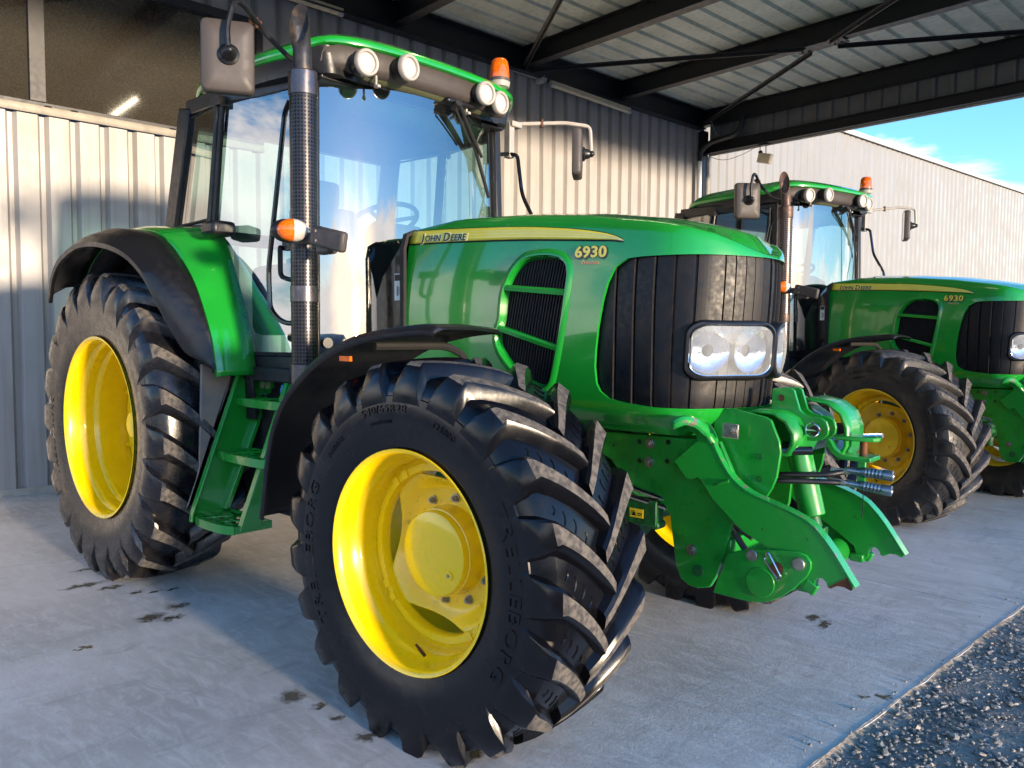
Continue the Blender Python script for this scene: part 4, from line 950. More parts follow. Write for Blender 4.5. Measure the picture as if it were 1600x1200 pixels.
    # two lugs of the top link bracket
    L = [(.762, 1.120), (.764, 1.196), (.770, 1.203), (.833, 1.205), (.846, 1.198), (.869, 1.128), (.890, 1.112), (.918, 1.108), (.944, 1.106), (.963, 1.094), (.973, 1.069), (.970, 1.046), (.954, 1.029), (.925, 1.021), (.889, 1.021), (.86, 1.0), (.80, 1.02)]
    for y in (-.088, -.018):
        lg = MB().prism(L, 1, y, y+.014).build('top_link_lug', 'green_dull', T, bevel=.002)
        MB().cyl((.80, y-.001, 1.168), (.80, y+.015, 1.168), .012, n=16).build('lug_hole', 'rust', lg)
    mb = MB().cyl((.935, -.11, 1.062), (.935, .03, 1.062), .0125, n=16).cyl((.935, -.12, 1.062), (.935, -.10, 1.062), .017, n=16); tp = mb.build('top_link_pin', 'rust', T, bevel=.002)
    rr = [V(.93+.024*cos(a), -.118-.01*abs(sin(a)), 1.064+.024*sin(a)) for a in [2*pi*i/20 for i in range(21)]]
    MB().tube(rr, .0028, 6).tube([(.905, -.12, 1.064), (.958, -.125, 1.062)], .004, 6).build('ring_pin', 'chrome', tp)
    # big rounded body on the far side of the lugs
    rows = []
    for y in (.03, .09, .15, .20):
        rows.append([V(.74, y, 1.12), V(.85, y, 1.155), V(.92, y, 1.142), V(.965, y, 1.11), V(.985, y, 1.06), V(.985, y, 1.0), V(.96, y, .95)])
    MB().grid(rows).build('top_link_housing', 'green_dull', T, sharp=50, solid=.012)
    # towing jaw: two plates with a pin
    MB().prism([(.955, .02), (.955, .12), (1.06, .115), (1.095, .09), (1.10, .06), (1.085, .035), (1.05, .02)], 2, 1.020, 1.036).build('tow_jaw', 'green_dull', T, bevel=.004)
    j = [(.93, .998), (.945, .975), (.965, .958), (.99, .950), (1.085, .950), (1.085, .966), (1.0, .966), (.98, .975), (.96, .990), (.95, 1.010), (.94, 1.022), (.93, 1.022)]
    MB().prism(j, 1, .01, .12).build('tow_jaw', 'green_dull', T, bevel=.003)
    MB().cyl((1.045, .06, .955), (1.045, .06, 1.03), .0135, n=14).build('tow_pin', 'rust', T)
    MB().cyl((1.045, .06, 1.037), (1.11, .055, 1.045), .009, n=10).build('pin_handle', 'chrome', T)
    MB().box((1.045, .05, .905), (.028, .014, .10)).build('coupler_bracket', 'green_dull', T, bevel=.003)
    # lift cylinder
    for y in (0.0,):
        k = MB().cyl((.828, y, .99), (.893, y, .735), .046, n=28); lc = k.build('lift_cylinder', 'green_dull', T, bevel=.004)
        MB().cyl((.893, y, .735), (.908, y, .69), .024, n=16).box((.920, y, .680), (.05, .04, .04)).build('cylinder_rod', 'green_dark', lc, bevel=.004)
        MB().cyl((.80, y-.055, .985), (.80, y+.055, .985), .018, n=16).build('cylinder_pin', 'green_dark', lc, bevel=.003)
    MB().cyl((.835, -.19, .988), (.935, -.13, .992), .0155, n=16).build('cross_pin', 'black_gloss', T)
    # hoses and quick couplings
    for (pts, e0, e1) in (([(.55, -.05, .80), (.68, -.06, .86), (.80, -.08, .885), (.93, -.02, .893), (.99, .03, .905)], V(1.0, .035, .912), V(1.155, .055, .906)),
                          ([(.55, -.08, .76), (.68, -.09, .83), (.80, -.10, .865), (.92, -.03, .868), (.985, .02, .866)], V(1.0, .028, .866), V(1.175, .05, .852))):
        h = MB().tube(crv(pts, 6), .0105, 10).build('hydraulic_hose', 'black', T)
        d = (e1-e0).normalized(); MB().cyl(Vector(pts[-1])-d*.045, Vector(pts[-1])+d*.01, .0125, n=6).cyl(Vector(pts[-1])+d*.01, Vector(pts[-1])+d*.02, .008, n=8).build('hose_fitting', 'steel', h)
        k = MB(); k.lathe([(-.01, .008), (0, .013), (.045, .013), (.047, .017), (.055, .0185)]+[(.055+.006*i, .0185 if i % 2 else .0165) for i in range(12)]+[(.125, .019), (.150, .019), (.152, .014), (.14, .0005)], e0, d, 24)
        k.build('quick_coupler', 'coupler', h, sharp=25)
    k = MB().tube(crv([(.60, -.18, .72), (.66, -.2, .70), (.72, -.215, .64), (.74, -.22, .62)], 5), .012, 8).tube(crv([(.62, -.18, .73), (.70, -.2, .69), (.76, -.21, .665)], 5), .010, 8); k.build('hydraulic_hose', 'grey_plastic', T)
    MB().tube(crv([(1.05, .05, .87), (1.052, .052, .80), (1.05, .05, .74)], 4), .0018, 5).build('retaining_cable', 'black', T)
    MB().tube(rnd([(.62, -.262, .845), (.66, -.29, .86), (.70, -.285, .875)], .01), .006, 8).box((.60, -.27, .842), (.05, .012, .010), Matrix.Rotation(-.3, 3, 'Y')).build('arm_catch', 'green_dull', T)
M['exhaust'] = mat('exhaust_steel', (.045, .042, .045), .42, metal=.6, col2=(.12, .085, .05), vscale=18, lo=.5, hi=.7)
M['guard_steel'] = mat('guard_steel', (.11, .10, .11), .3, metal=.8)
M['shield'] = mat('weathered_shield', (.20, .16, .145), .5, col2=(.28, .20, .15), vscale=9)
M['coupler'] = mat('coupler_zinc', (.25, .30, .36), .3, metal=.9)

def make_tractor():
    T = empty('tractor')
    h = make_hood(T); hood_details(T, h); make_cab(T); make_fenders(T); make_steps(T); make_chassis(T); make_linkage(T)
    W = []
    for s in (-1, 1):
        w = front_wheel(T, (0, s*.980, .633), s, s < 0); w.rotation_euler.z = radians(2.2); W.append(w)
        rear_wheel(T, (-2.65, s*.960, .859), s, s < 0)
    return T
T1 = make_tractor()
tag(T1, 'nearest green tractor with yellow wheels, standing in front of the dark window', 'tractor', 'green tractors parked under the canopy')
def kids(o): return [c for c in bpy.data.objects if c.parent == o]
def copy_tree(o, parent=None, idx=None):
    c = o.copy(); COL.objects.link(c)
    if parent: c.parent = parent
    for ch in idx.get(o.name, []): copy_tree(ch, c, idx)
    return c
idx = {}
for o in bpy.data.objects:
    if o.parent: idx.setdefault(o.parent.name, []).append(o)
T2 = copy_tree(T1, None, idx); T2.location = (.3028, 4.5169, 0); T2.rotation_euler.z = radians(-13.43)
T2['label'] = 'farther green tractor on the right with rusty exhaust, before the pale warehouse'
M['pipe_brown'] = mat('heat_browned_steel', (.10, .055, .04), .5, metal=.4, col2=(.05, .035, .03), vscale=20)
swap = {'rubber': 'rubber_old', 'rubber_rear': 'rubber_old', 'yellow': 'yellow_worn', 'yellow_dish': 'yellow_worn', 'perf': 'perf_rusty', 'exhaust': 'pipe_brown', 'guard_steel': 'pipe_brown'}
inv = {M[a].name: M[b] for a, b in swap.items()}
def walk(o):
    for c in kids(o):
        if c.type == 'MESH' and any(s.material and s.material.name in inv for s in c.material_slots):
            for s in c.material_slots:
                if s.material.name in inv: s.link = 'OBJECT'; s.material = inv[s.material.name] if False else inv.get(s.material.name, s.material)
        walk(c)
def swap_walk(o):
    for c in kids(o):
        if c.type == 'MESH':
            for s in c.material_slots:
                m = s.material
                if m and m.name in inv: s.link = 'OBJECT'; s.material = inv[m.name]
        if c.name.startswith('wheel_rim') and abs(c.location.x) < .1: c.rotation_euler.z = radians(-6.3)
        swap_walk(c)
swap_walk(T2)

# ------------------------------------------------------------ building frame: u along the wall, n out from it
BU = V(cos(radians(85)), sin(radians(85)), 0); BN = V(sin(radians(85)), -cos(radians(85)), 0)
def b(u, n, z): return BU*u+BN*n+V(0, 0, z)
WN_ = -5.46
M['clad'] = mat('wall_cladding_steel', (.37, .355, .35), .5, metal=.05, var=.06, vscale=2.5)
M['clad_dark'] = mat('dark_cladding', (.16, .165, .17), .5, var=.2, vscale=3)
M['deck'] = mat('deck_sheet', (.55, .58, .50), .5, metal=.1, col2=(.46, .49, .42), vscale=3, lo=.4, hi=.65)
M['beam'] = mat('dark_steel_paint', (.009, .010, .013), .42, var=.2, vscale=8)
M['far_clad'] = mat('far_cladding_steel', (.26, .26, .255), .5, metal=.1, var=.04, vscale=1.2)
M['white'] = mat('white_paint', (.72, .70, .68), .4)
M['cream'] = mat('cream_plastic', (.62, .52, .36), .45)
M['pipe'] = mat('pale_pipe', (.62, .66, .72), .35)
M['wframe'] = mat('window_frame_grey', (.035, .035, .042), .45)
M['sill'] = mat('sill_metal', (.42, .39, .34), .45, var=.2)
M['conduit'] = mat('conduit_grey', (.35, .35, .35), .5)
M['dusty_glass'] = mat('dusty_window_glass', (.030, .027, .022), .06, rvar=.02, ior=1.8, col2=(.040, .035, .027), vscale=60, lo=.30, hi=.70)
M['tube_lit'] = mat('lit_tube', (.9, .9, .85), .4, emis=(1, .86, .62), estr=9)

def cladding(u0, u1, z0, z1, n0, pitch=.236, dep=.050, frame=None, flip=1):
    prof = []; u = u0
    while u < u1-1e-6:
        for du, dn in ((0, 0), (.138, 0), (.163, -dep), (.196, -dep), (.224, 0)):
            if u+du <= u1: prof.append((u+du, n0+dn))
        u += pitch
    prof.append((u1, n0)); f = frame or b
    zs_ = [z0, z1]
    return MB().grid([[f(u, n, z) for u, n in prof] for z in zs_])
def streaks(m, amt=.35):
    N = m.node_tree.nodes; L = m.node_tree.links; B = N['Principled BSDF']; old = B.inputs['Base Color'].links[0].from_socket
    tc = N.new('ShaderNodeTexCoord'); mp_ = N.new('ShaderNodeMapping'); mp_.inputs['Scale'].default_value = (9, 9, .5); L.new(tc.outputs['Object'], mp_.inputs[0])
    n = N.new('ShaderNodeTexNoise'); n.inputs['Scale'].default_value = 1.6; n.inputs['Detail'].default_value = 6; L.new(mp_.outputs[0], n.inputs['Vector'])
    r = N.new('ShaderNodeMapRange'); r.inputs['From Min'].default_value = .5; r.inputs['From Max'].default_value = .75; r.inputs['To Max'].default_value = amt; L.new(n.outputs['Fac'], r.inputs[0])
    x = N.new('ShaderNodeMix'); x.data_type = 'RGBA'; L.new(r.outputs[0], x.inputs['Factor']); L.new(old, x.inputs['A']); x.inputs['B'].default_value = (.20, .17, .13, 1); L.new(x.outputs['Result'], B.inputs['Base Color'])
streaks(M['clad'], .45); streaks(M['deck'], .4); streaks(M['far_clad'], .25); streaks(M['clad_dark'], .3)
shed = empty('shed', tuple(b(0, WN_, 0)))
shedloc = shed.location.copy()
def SB(mb, name, m, par, **kw):
    "build with a parent that does not sit at the origin"
    o = mb.build(name, m, None, **kw); o.parent = par
    pw = par.location.copy(); q = par
    while q.parent: q = q.parent; pw += q.location
    o.location = o.location-pw; return o
SB(cladding(-4.5, .95, .06, 3.22, WN_), 'wall_cladding', 'clad', shed, sharp=20)
SB(cladding(.95, 8.62, .06, 5.15, WN_), 'wall_cladding', 'clad', shed, sharp=20)
SB(cladding(-4.5, .95, 4.52, 5.15, WN_), 'wall_cladding', 'clad', shed, sharp=20)
SB(MB().box(b(2.1, WN_-.06, .03), (.1, 13.2, .06), Matrix.Rotation(radians(-5), 3, 'Z')), 'wall_plinth', 'sill', shed)
RZ = Matrix.Rotation(radians(-5), 3, 'Z')
for (ua, ub_, zz_) in ((-4.4, .9, (.35, 1.6, 2.9)), (1.1, 8.5, (.35, 1.6, 2.9, 4.2))):
    for z_ in zz_:
        k = MB(); u_ = ua
        uu = -4.5 if ua < 0 else .95
        while uu+.07 < ub_: k.cyl(b(uu+.069, WN_, z_), b(uu+.069, WN_+.006, z_), .007, n=6); uu += .472
        SB(k, 'cladding_screws', 'sill', shed)
# window band
wf = SB(MB().box(b(-1.78, WN_-.03, 4.49), (.09, 5.46, .08), RZ).box(b(-1.78, WN_-.03, 3.305), (.08, 5.46, .05), RZ).box(b(.92, WN_-.03, 3.9), (.08, .07, 1.2), RZ), 'window_frame', 'wframe', shed, bevel=.004)
for u in (-1.05, -3.2): SB(MB().box(b(u, WN_-.02, 3.9), (.06, .115, 1.13), RZ), 'window_mullion', 'wframe', wf)
SB(MB().grid([[b(-4.5, WN_+.03, 3.225), b(.95, WN_+.03, 3.225)], [b(-4.5, WN_+.03, 3.285), b(.95, WN_+.03, 3.285)], [b(-4.5, WN_-.03, 3.325), b(.95, WN_-.03, 3.325)]]), 'window_sill', 'sill', wf, solid=.006, sharp=20)
for u in (-.98, -.78, -1.6, .05): SB(MB().box(b(u, WN_+.012, 3.302), (.02, .055, .008), RZ @ Matrix.Rotation(.55, 3, 'Y')), 'sill_clip', 'black', wf)
for (ua, ub) in ((-4.45, -3.26), (-3.14, -1.11), (-.99, .885)):
    SB(MB().grid([[b(ua+(ub-ua)*i/6, WN_-.045, 3.33+1.12*j/4) for i in range(7)] for j in range(5)]), 'window_pane', 'dusty_glass', wf)
SB(MB().box(b(-4.55, WN_-5, 2.6), (10, .12, 5.2), RZ), 'gable_wall', 'clad', shed)
SB(MB().box(b(2.1, WN_-5, 5.3), (10.6, 13.6, .12), RZ), 'roof', 'clad_dark', shed)
tag(shed, 'ribbed metal shed wall behind both tractors with dark window band at left', 'shed')

# canopy
can = empty('canopy', tuple(b(4, -2, 4.8)))
ZD = 5.12; NF = .95
prof = []; n = WN_
while n < NF:
    for dn, dz in ((0, 0), (.225, 0), (.245, .035), (.285, .035), (.30, 0)):
        if n+dn <= NF: prof.append((n+dn, ZD+dz))
    n += .302
SB(MB().grid([[b(u, nn, z) for nn, z in prof] for u in (-4.6, 8.75)]), 'roof_deck', 'deck', can, sharp=15)
def ib(u, n0, n1, z0, z1, w=.13):
    k = MB(); t = .012
    k.box(b(u, (n0+n1)/2, z0+t/2), (abs(n1-n0), w, t), RZ).box(b(u, (n0+n1)/2, z1-t/2), (abs(n1-n0), w, t), RZ).box(b(u, (n0+n1)/2, (z0+z1)/2), (abs(n1-n0), .010, z1-z0-2*t-.001), RZ); return k
for u in (-4.5, -3.45, -1.5, .5, 2.5, 4.5, 6.47): SB(ib(u, WN_+.08, NF-.1, 4.87, 5.115), 'rafter', 'beam', can)
SB(ib(8.62, WN_+.0, NF-.02, 4.87, 5.115, .14), 'rafter', 'beam', can)
def ub(n, u0, u1, z0, z1, w=.14):
    k = MB(); t = .012
    k.box(b((u0+u1)/2, n, z0+t/2), (w, u1-u0, t), RZ).box(b((u0+u1)/2, n, z1-t/2), (w, u1-u0, t), RZ).box(b((u0+u1)/2, n, (z0+z1)/2), (.010, u1-u0, z1-z0-.026), RZ); return k
SB(ub(WN_+.10, -4.55, 8.54, 4.80, 5.10), 'wall_beam', 'beam', can)
SB(ub(NF-.08, -4.55, 8.54, 4.80, 5.10), 'front_beam', 'beam', can)
# front and side fascia: cladding between two beams
SB(ub(NF-.03, -4.6, 8.70, 4.42, 4.57, .10), 'fascia_beam', 'beam', can)
SB(ib(8.66, WN_+.12, NF-.1, 4.42, 4.58, .12), 'fascia_beam', 'beam', can)
SB(MB().box(b(8.72, -2.2, 4.412), (6.3, .03, .03), RZ), 'drip_edge', 'sill', can)
def nclad(n0, n1, z0, z1, u0):
    pr = []; n = n0
    while n < n1:
        for dn, du in ((0, 0), (.15, 0), (.165, -.03), (.20, -.03), (.225, 0)):
            if n+dn <= n1: pr.append((n+dn, u0+du))
        n += .236
    return MB().grid([[b(u, nn, z) for nn, u in pr] for z in (z0, z1)])
SB(nclad(WN_+.1, NF, 4.44, 5.16, 8.745), 'side_fascia', 'clad_dark', can, sharp=20)
SB(MB().grid([[b(-4.6, NF+.02, z), b(8.75, NF+.02, z)] for z in (4.44, 5.16)]), 'front_fascia', 'clad_dark', can)
SB(MB().grid([[b(u, n, 5.22) for n in (WN_-.3, NF+.1)] for u in (-4.7, 8.8)]), 'roof_skin', 'clad_dark', can)
# wind bracing: crossing angles bolted to a plate
for uc in (6.47, 2.5, -1.5):
    for sg in (1, -1):
        for q in (1, -1):
            SB(MB().tube([b(uc+q*.10*1, -2.35+sg*q*.16, 4.852), b(uc+q*1.93, -2.35+sg*q*2.95, 4.852)], 0, sq=(.055, .012), up=(0, 0, 1)).tube([b(uc+q*.10*1+.02, -2.35+sg*q*.16, 4.835), b(uc+q*1.93+.02, -2.35+sg*q*2.95, 4.835)], 0, sq=(.010, .045), up=(0, 0, 1)), 'wind_brace', 'beam', can)
    g = SB(MB().box(b(uc, -2.35, 4.855), (.62, .22, .012), RZ), 'gusset_plate', 'gusset', can, bevel=.003) if 'gusset' in M else SB(MB().box(b(uc, -2.35, 4.855), (.62, .22, .012), RZ), 'gusset_plate', 'beam', can, bevel=.003)
    if uc > 0:
        for dn in (-.24, -.16, .16, .24):
            for du in (-.06, .05):
                SB(MB().cyl(b(uc+du, -2.35+dn, 4.849), b(uc+du, -2.35+dn, 4.836), .012, n=6), 'gusset_bolt', 'beam', g)
# columns
for (u, n) in ((8.62, WN_+.06), (8.62, NF-.1), (-4.4, NF-.1)):
    SB(MB().box(b(u, n, 2.40), (.14, .012, 4.80), RZ).box(b(u+.07, n, 2.40), (.14, .012, 4.80), RZ).box(b(u-.07, n, 2.40), (.14, .012, 4.80), RZ) if False else MB().box(b(u, n, 2.40), (.10, .14, 4.79), RZ), 'column', 'beam', can, bevel=.004)
tag(can, 'dark steel canopy frame carrying ribbed roof sheets over the tractors', 'canopy')

# pipes in the corner
dp = tag(SB(MB().tube([b(8.46, WN_+.11, .0), b(8.46, WN_+.11, 4.30)], .036, 14), 'downpipe', 'pipe', shed), None)
SB(MB().tube(rnd([b(8.46, WN_+.11, 4.28), b(8.46, WN_+.11, 4.45), b(8.47, WN_+.30, 4.56), b(8.48, WN_+.75, 4.60), b(8.48, WN_+.86, 4.72), b(8.48, WN_+.86, 4.86)], .09), .042, 12), 'pipe_elbow', 'beam', dp)
SB(MB().cyl(b(8.46, WN_+.11, 3.62), b(8.46, WN_+.11, 3.67), .042, n=14), 'pipe_clip', 'black', dp)
SB(MB().tube([b(8.70, WN_+.10, 0), b(8.70, WN_+.10, 4.38)], .045, 14), 'corner_trim', 'sill', shed)

# tube lights
def tube_light(p0, p1, label, lit=False):
    p0, p1 = Vector(p0), Vector(p1); c = (p0+p1)/2; T = empty('tube_light', tuple(c)); d = (p1-p0).normalized()
    SB(MB().tube([p0+V(0, 0, .035), p1+V(0, 0, .035)], 0, sq=(.05, .03)), 'housing', 'cream', T)
    SB(MB().tube([p0+d*.05, p1-d*.05], .030 if not lit else .028, 14), 'diffuser', 'tube_lit' if lit else 'cream', T)
    SB(MB().cyl(p0, p0+d*.06, .034, n=14), 'end_cap', 'conduit', T); SB(MB().cyl(p1-d*.06, p1, .034, n=14), 'end_cap', 'conduit', T)
    tag(T, label, 'light', 'tube lights fixed under the canopy'); return T
tube_light(b(4.95, WN_+.12, 4.755), b(6.62, WN_+.12, 4.715), 'unlit tube light on the shed wall to the right of the near tractor beacon')
tube_light(b(.30, WN_+.12, 4.80), b(1.80, WN_+.12, 4.80), 'unlit tube light at the top edge, right above the exhaust of the near tractor')
tube_light(b(1.03, -1.58, 4.66), b(1.05, -.20, 4.66), 'lit tube light under the canopy, mirrored as a bright bar in the dark window', True)
cd = SB(MB().tube([b(1.9, WN_+.06, 4.86), b(4.75, WN_+.06, 4.80)], .014, 8), 'conduit', 'conduit', shed)
SB(MB().cyl(b(4.80, WN_+.02, 4.78), b(4.80, WN_+.16, 4.78), .045, n=16), 'junction_box', 'conduit', shed)
# floodlight hanging under the fascia beam
fl = empty('floodlight', tuple(b(8.66, -4.33, 4.40)))
SB(MB().tube([b(8.66, -4.38, 4.40), b(8.66, -4.38, 4.27)], .006, 6).tube([b(8.66, -4.28, 4.40), b(8.66, -4.28, 4.27)], .006, 6).box(b(8.66, -4.33, 4.405), (.16, .05, .014), RZ), 'bracket', 'black', fl)
SB(MB().box(b(8.66, -4.29, 4.19), (.22, .10, .15), RZ @ Matrix.Rotation(.25, 3, 'Y')), 'lamp_body', 'cream', fl, bevel=.012)
SB(MB().ell(b(8.64, -4.36, 4.29), (.034, .034, .034), 12, 8), 'sensor', 'black', fl)
tag(fl, 'small cream floodlight with sensor hanging below the canopy side beam', 'floodlight')
MBw = MB().tube(crv([b(8.5, WN_+.2, 4.36), b(8.6, -5.0, 4.27), b(8.62, -4.7, 4.30), b(8.64, -4.40, 4.40)], 6), .005, 6)
tag(MBw.build('cable', 'conduit'), 'thin slack cable running from the corner column to the floodlight', 'cable')
tag(MB().tube(crv([b(8.3, -5.05, 4.87), b(8.32, -5.02, 4.75), b(8.35, -4.97, 4.62)], 5), .004, 5).tube(crv([b(8.35, -5.08, 4.87), b(8.33, -5.03, 4.75), b(8.36, -4.97, 4.62)], 5), .003, 5).build('hanging_wire', 'conduit'), 'thin wire loop hanging from the wind brace down to the dark pipe elbow', 'wire')

# neighbouring warehouse
a82 = radians(82); U2 = V(cos(a82), sin(a82), 0); N2 = V(sin(a82), -cos(a82), 0); P0 = b(8.78, -5.5, 0)
def w2(u, n, z): return P0+U2*u+N2*n+V(0, 0, z)
wh = empty('warehouse', tuple(P0))
SB(cladding(0, 46, 0, 5.60, 0, pitch=.236, dep=.024, frame=w2), 'wall_cladding', 'far_clad', wh, sharp=20)
SB(MB().grid([[w2(u, .05, 5.595), w2(u, .07, 5.60), w2(u, .07, 5.68), w2(u, -.5, 5.78)] for u in (-.1, 46)]), 'eave_trim', 'white', wh, sharp=20, solid=.01)
SB(MB().grid([[w2(u, -.3, 5.72), w2(u, -9, 6.9)] for u in (-.1, 46)]), 'roof', 'clad_dark', wh, solid=.05)
k = MB()
for i in range(100): k.cyl(w2(.2+i*.236*2*.5*2, .075, 5.635), w2(.2+i*.236*2*.5*2, .083, 5.635), .012, n=6)
SB(k, 'eave_screws', 'wframe', wh)
SB(MB().box(w2(0, 23, 3)*0+w2(46, -4, 2.8), (8, .2, 5.6), Matrix.Rotation(radians(-8), 3, 'Z')), 'gable_wall', 'far_clad', wh)
tag(wh, 'pale ribbed metal warehouse beyond the canopy, behind the farther tractor', 'warehouse')
fb = empty('barn', tuple(w2(52, 0, 0)))
SB(MB().box(w2(58, -2, 3.1), (10, 12, 6.2), Matrix.Rotation(radians(-8), 3, 'Z')), 'wall', 'far_clad', fb)
SB(MB().prism([(-7, 6.2), (0, 8.4), (7, 6.2), (7, 6.05), (0, 8.2), (-7, 6.05)], 0, -6.4, 6.4), 'roof', 'clad_dark', fb)
fr_ = [c for c in kids(fb) if c.name.startswith('roof')][0]; fr_.location = w2(58, -2, 0)-fb.location; fr_.rotation_euler.z = radians(82)
tag(fb, 'dark barn roof peeking over the far right end of the pale warehouse', 'barn')

# unseen leaf row added across the yard as dark horizon for glass and paint reflections
tl = MB(); rnd_ = random.Random(3)
M['leaf'] = mat('hedge_leaves', (.035, .055, .018), .7, var=.5, vscale=2)
for i in range(9000):
    x = 46+rnd_.uniform(-1.2, 1.2); y = rnd_.uniform(-60, 60); hgt = 1.7+.5*sin(y*.21)+.35*sin(y*.73+1)+.2*sin(y*1.9); z = rnd_.uniform(.0, hgt)
    c = V(x, y, z); a_ = rnd_.uniform(0, pi); s_ = rnd_.uniform(.16, .34); e1 = V(cos(a_), sin(a_), rnd_.uniform(-.6, .6))*s_; e2 = V(-sin(a_)*.3, cos(a_)*.3, 1)*s_
    tl.add([c-e1-e2, c+e1-e2*.6, c+e1*.7+e2, c-e1*.8+e2*.8], [(0, 1, 2, 3)])
tag(tl.build('reflection_hedge', 'leaf'), 'low dark row of leaves added out of view across the gravel yard for reflections', 'reflection_hedge')

# ------------------------------------------------------------ ground
def node_ground():
    m = bpy.data.materials.new('concrete'); m.use_nodes = True; N = m.node_tree.nodes; L = m.node_tree.links; B = N['Principled BSDF']
    tc = N.new('ShaderNodeTexCoord')
    def noise(sc, det=6, rough=.6, scale=(1, 1, 1), dist=0):
        mp = N.new('ShaderNodeMapping'); mp.inputs['Scale'].default_value = scale; mp.inputs['Rotation'].default_value = (0, 0, radians(12)); L.new(tc.outputs['Object'], mp.inputs[0])
        n = N.new('ShaderNodeTexNoise'); n.inputs['Scale'].default_value = sc; n.inputs['Detail'].default_value = det; n.inputs['Roughness'].default_value = rough; n.inputs['Distortion'].default_value = dist; L.new(mp.outputs[0], n.inputs['Vector']); return n.outputs['Fac']
    def mr(src, a, b_, c=0, d=1):
        q = N.new('ShaderNodeMapRange'); q.inputs['From Min'].default_value = a; q.inputs['From Max'].default_value = b_; q.inputs['To Min'].default_value = c; q.inputs['To Max'].default_value = d; L.new(src, q.inputs[0]); return q.outputs[0]
    def mix(f, a, b_):
        q = N.new('ShaderNodeMix'); q.data_type = 'RGBA'
        for s, v in (('Factor', f), ('A', a), ('B', b_)):
            if isinstance(v, tuple): q.inputs[s].default_value = (*v, 1)
            elif isinstance(v, float): q.inputs[s].default_value = v
            else: L.new(v, q.inputs[s])
        return q.outputs['Result']
    col = mix(mr(noise(1.1, 8, .62, dist=.6), .38, .64), (.48, .455, .42), (.68, .64, .60))
    col = mix(mr(noise(6, 8, .7, (1, 3.2, 1), .8), .46, .74), col, (.74, .715, .68))       # pale scuffs
    col = mix(mr(noise(3.3, 7, .65, (3.5, 1, 1), 1.0), .55, .80, 0, .6), col, (.27, .26, .25))   # dirty streaks
    col = mix(mr(noise(38, 4, .8), .60, .78, 0, .5), col, (.20, .19, .18))
    # wet drips: blobs at fixed places on the slab, edges broken by noise
    spots = [(-2.593, -1.307, .11, .035), (-2.45, -1.22, .07, .03), (-2.208, -1.089, .045, .02), (-1.90, -1.10, .06, .04), (-1.834, -1.264, .07, .05), (-1.75, -1.20, .06, .03), (-.597, -1.255, .05, .05), (-.445, -1.234, .03, .022), (-.32, -1.231, .028, .022), (-.141, -1.238, .05, .03), (-1.667, -1.62, .035, .02), (.526, .988, .07, .03), (.60, .93, .055, .025), (1.069, .305, .022, .03), (1.011, .265, .014, .018), (-2.187, -.994, .04, .02), (-2.27, -1.148, .03, .02), (.2, -1.1, .09, .04), (-1.2, -2.2, .015, .01), (-2.9, -1.15, .12, .02)]
    sx = N.new('ShaderNodeSeparateXYZ')
    nd = N.new('ShaderNodeTexNoise'); nd.inputs['Scale'].default_value = 22; nd.inputs['Detail'].default_value = 3; L.new(tc.outputs['Object'], nd.inputs['Vector'])
    vm = N.new('ShaderNodeVectorMath'); vm.operation = 'SUBTRACT'; vm.inputs[1].default_value = (.5, .5, .5); L.new(nd.outputs['Color'], vm.inputs[0])
    vs = N.new('ShaderNodeVectorMath'); vs.operation = 'SCALE'; vs.inputs['Scale'].default_value = .11; L.new(vm.outputs[0], vs.inputs[0])
    va = N.new('ShaderNodeVectorMath'); va.operation = 'ADD'; L.new(tc.outputs['Object'], va.inputs[0]); L.new(vs.outputs[0], va.inputs[1])
    acc = None
    for (x, y, a, c) in spots:
        s1 = N.new('ShaderNodeVectorMath'); s1.operation = 'SUBTRACT'; s1.inputs[1].default_value = (x, y, 0); L.new(va.outputs[0], s1.inputs[0])
        m1 = N.new('ShaderNodeVectorMath'); m1.operation = 'MULTIPLY'; m1.inputs[1].default_value = (1/c, 1/a, 0); L.new(s1.outputs[0], m1.inputs[0])
        ln = N.new('ShaderNodeVectorMath'); ln.operation = 'LENGTH'; L.new(m1.outputs[0], ln.inputs[0])
        if acc is None: acc = ln.outputs['Value']
        else:
            q = N.new('ShaderNodeMath'); q.operation = 'MINIMUM'; L.new(acc, q.inputs[0]); L.new(ln.outputs['Value'], q.inputs[1]); acc = q.outputs[0]
    wet = mr(acc, .65, 1.25, 1, 0)
    col = mix(wet, col, (.11, .10, .075))
    L.new(col, B.inputs['Base Color'])
    rg = N.new('ShaderNodeMapRange'); rg.inputs['To Min'].default_value = .55; rg.inputs['To Max'].default_value = .22; L.new(wet, rg.inputs[0]); L.new(rg.outputs[0], B.inputs['Roughness'])
    bp = N.new('ShaderNodeBump'); bp.inputs['Strength'].default_value = .35; bp.inputs['Distance'].default_value = .01; L.new(noise(45, 7, .75), bp.inputs['Height']); L.new(bp.outputs[0], B.inputs['Normal'])
    return m
M['concrete'] = node_ground()
EDGE = 1.09
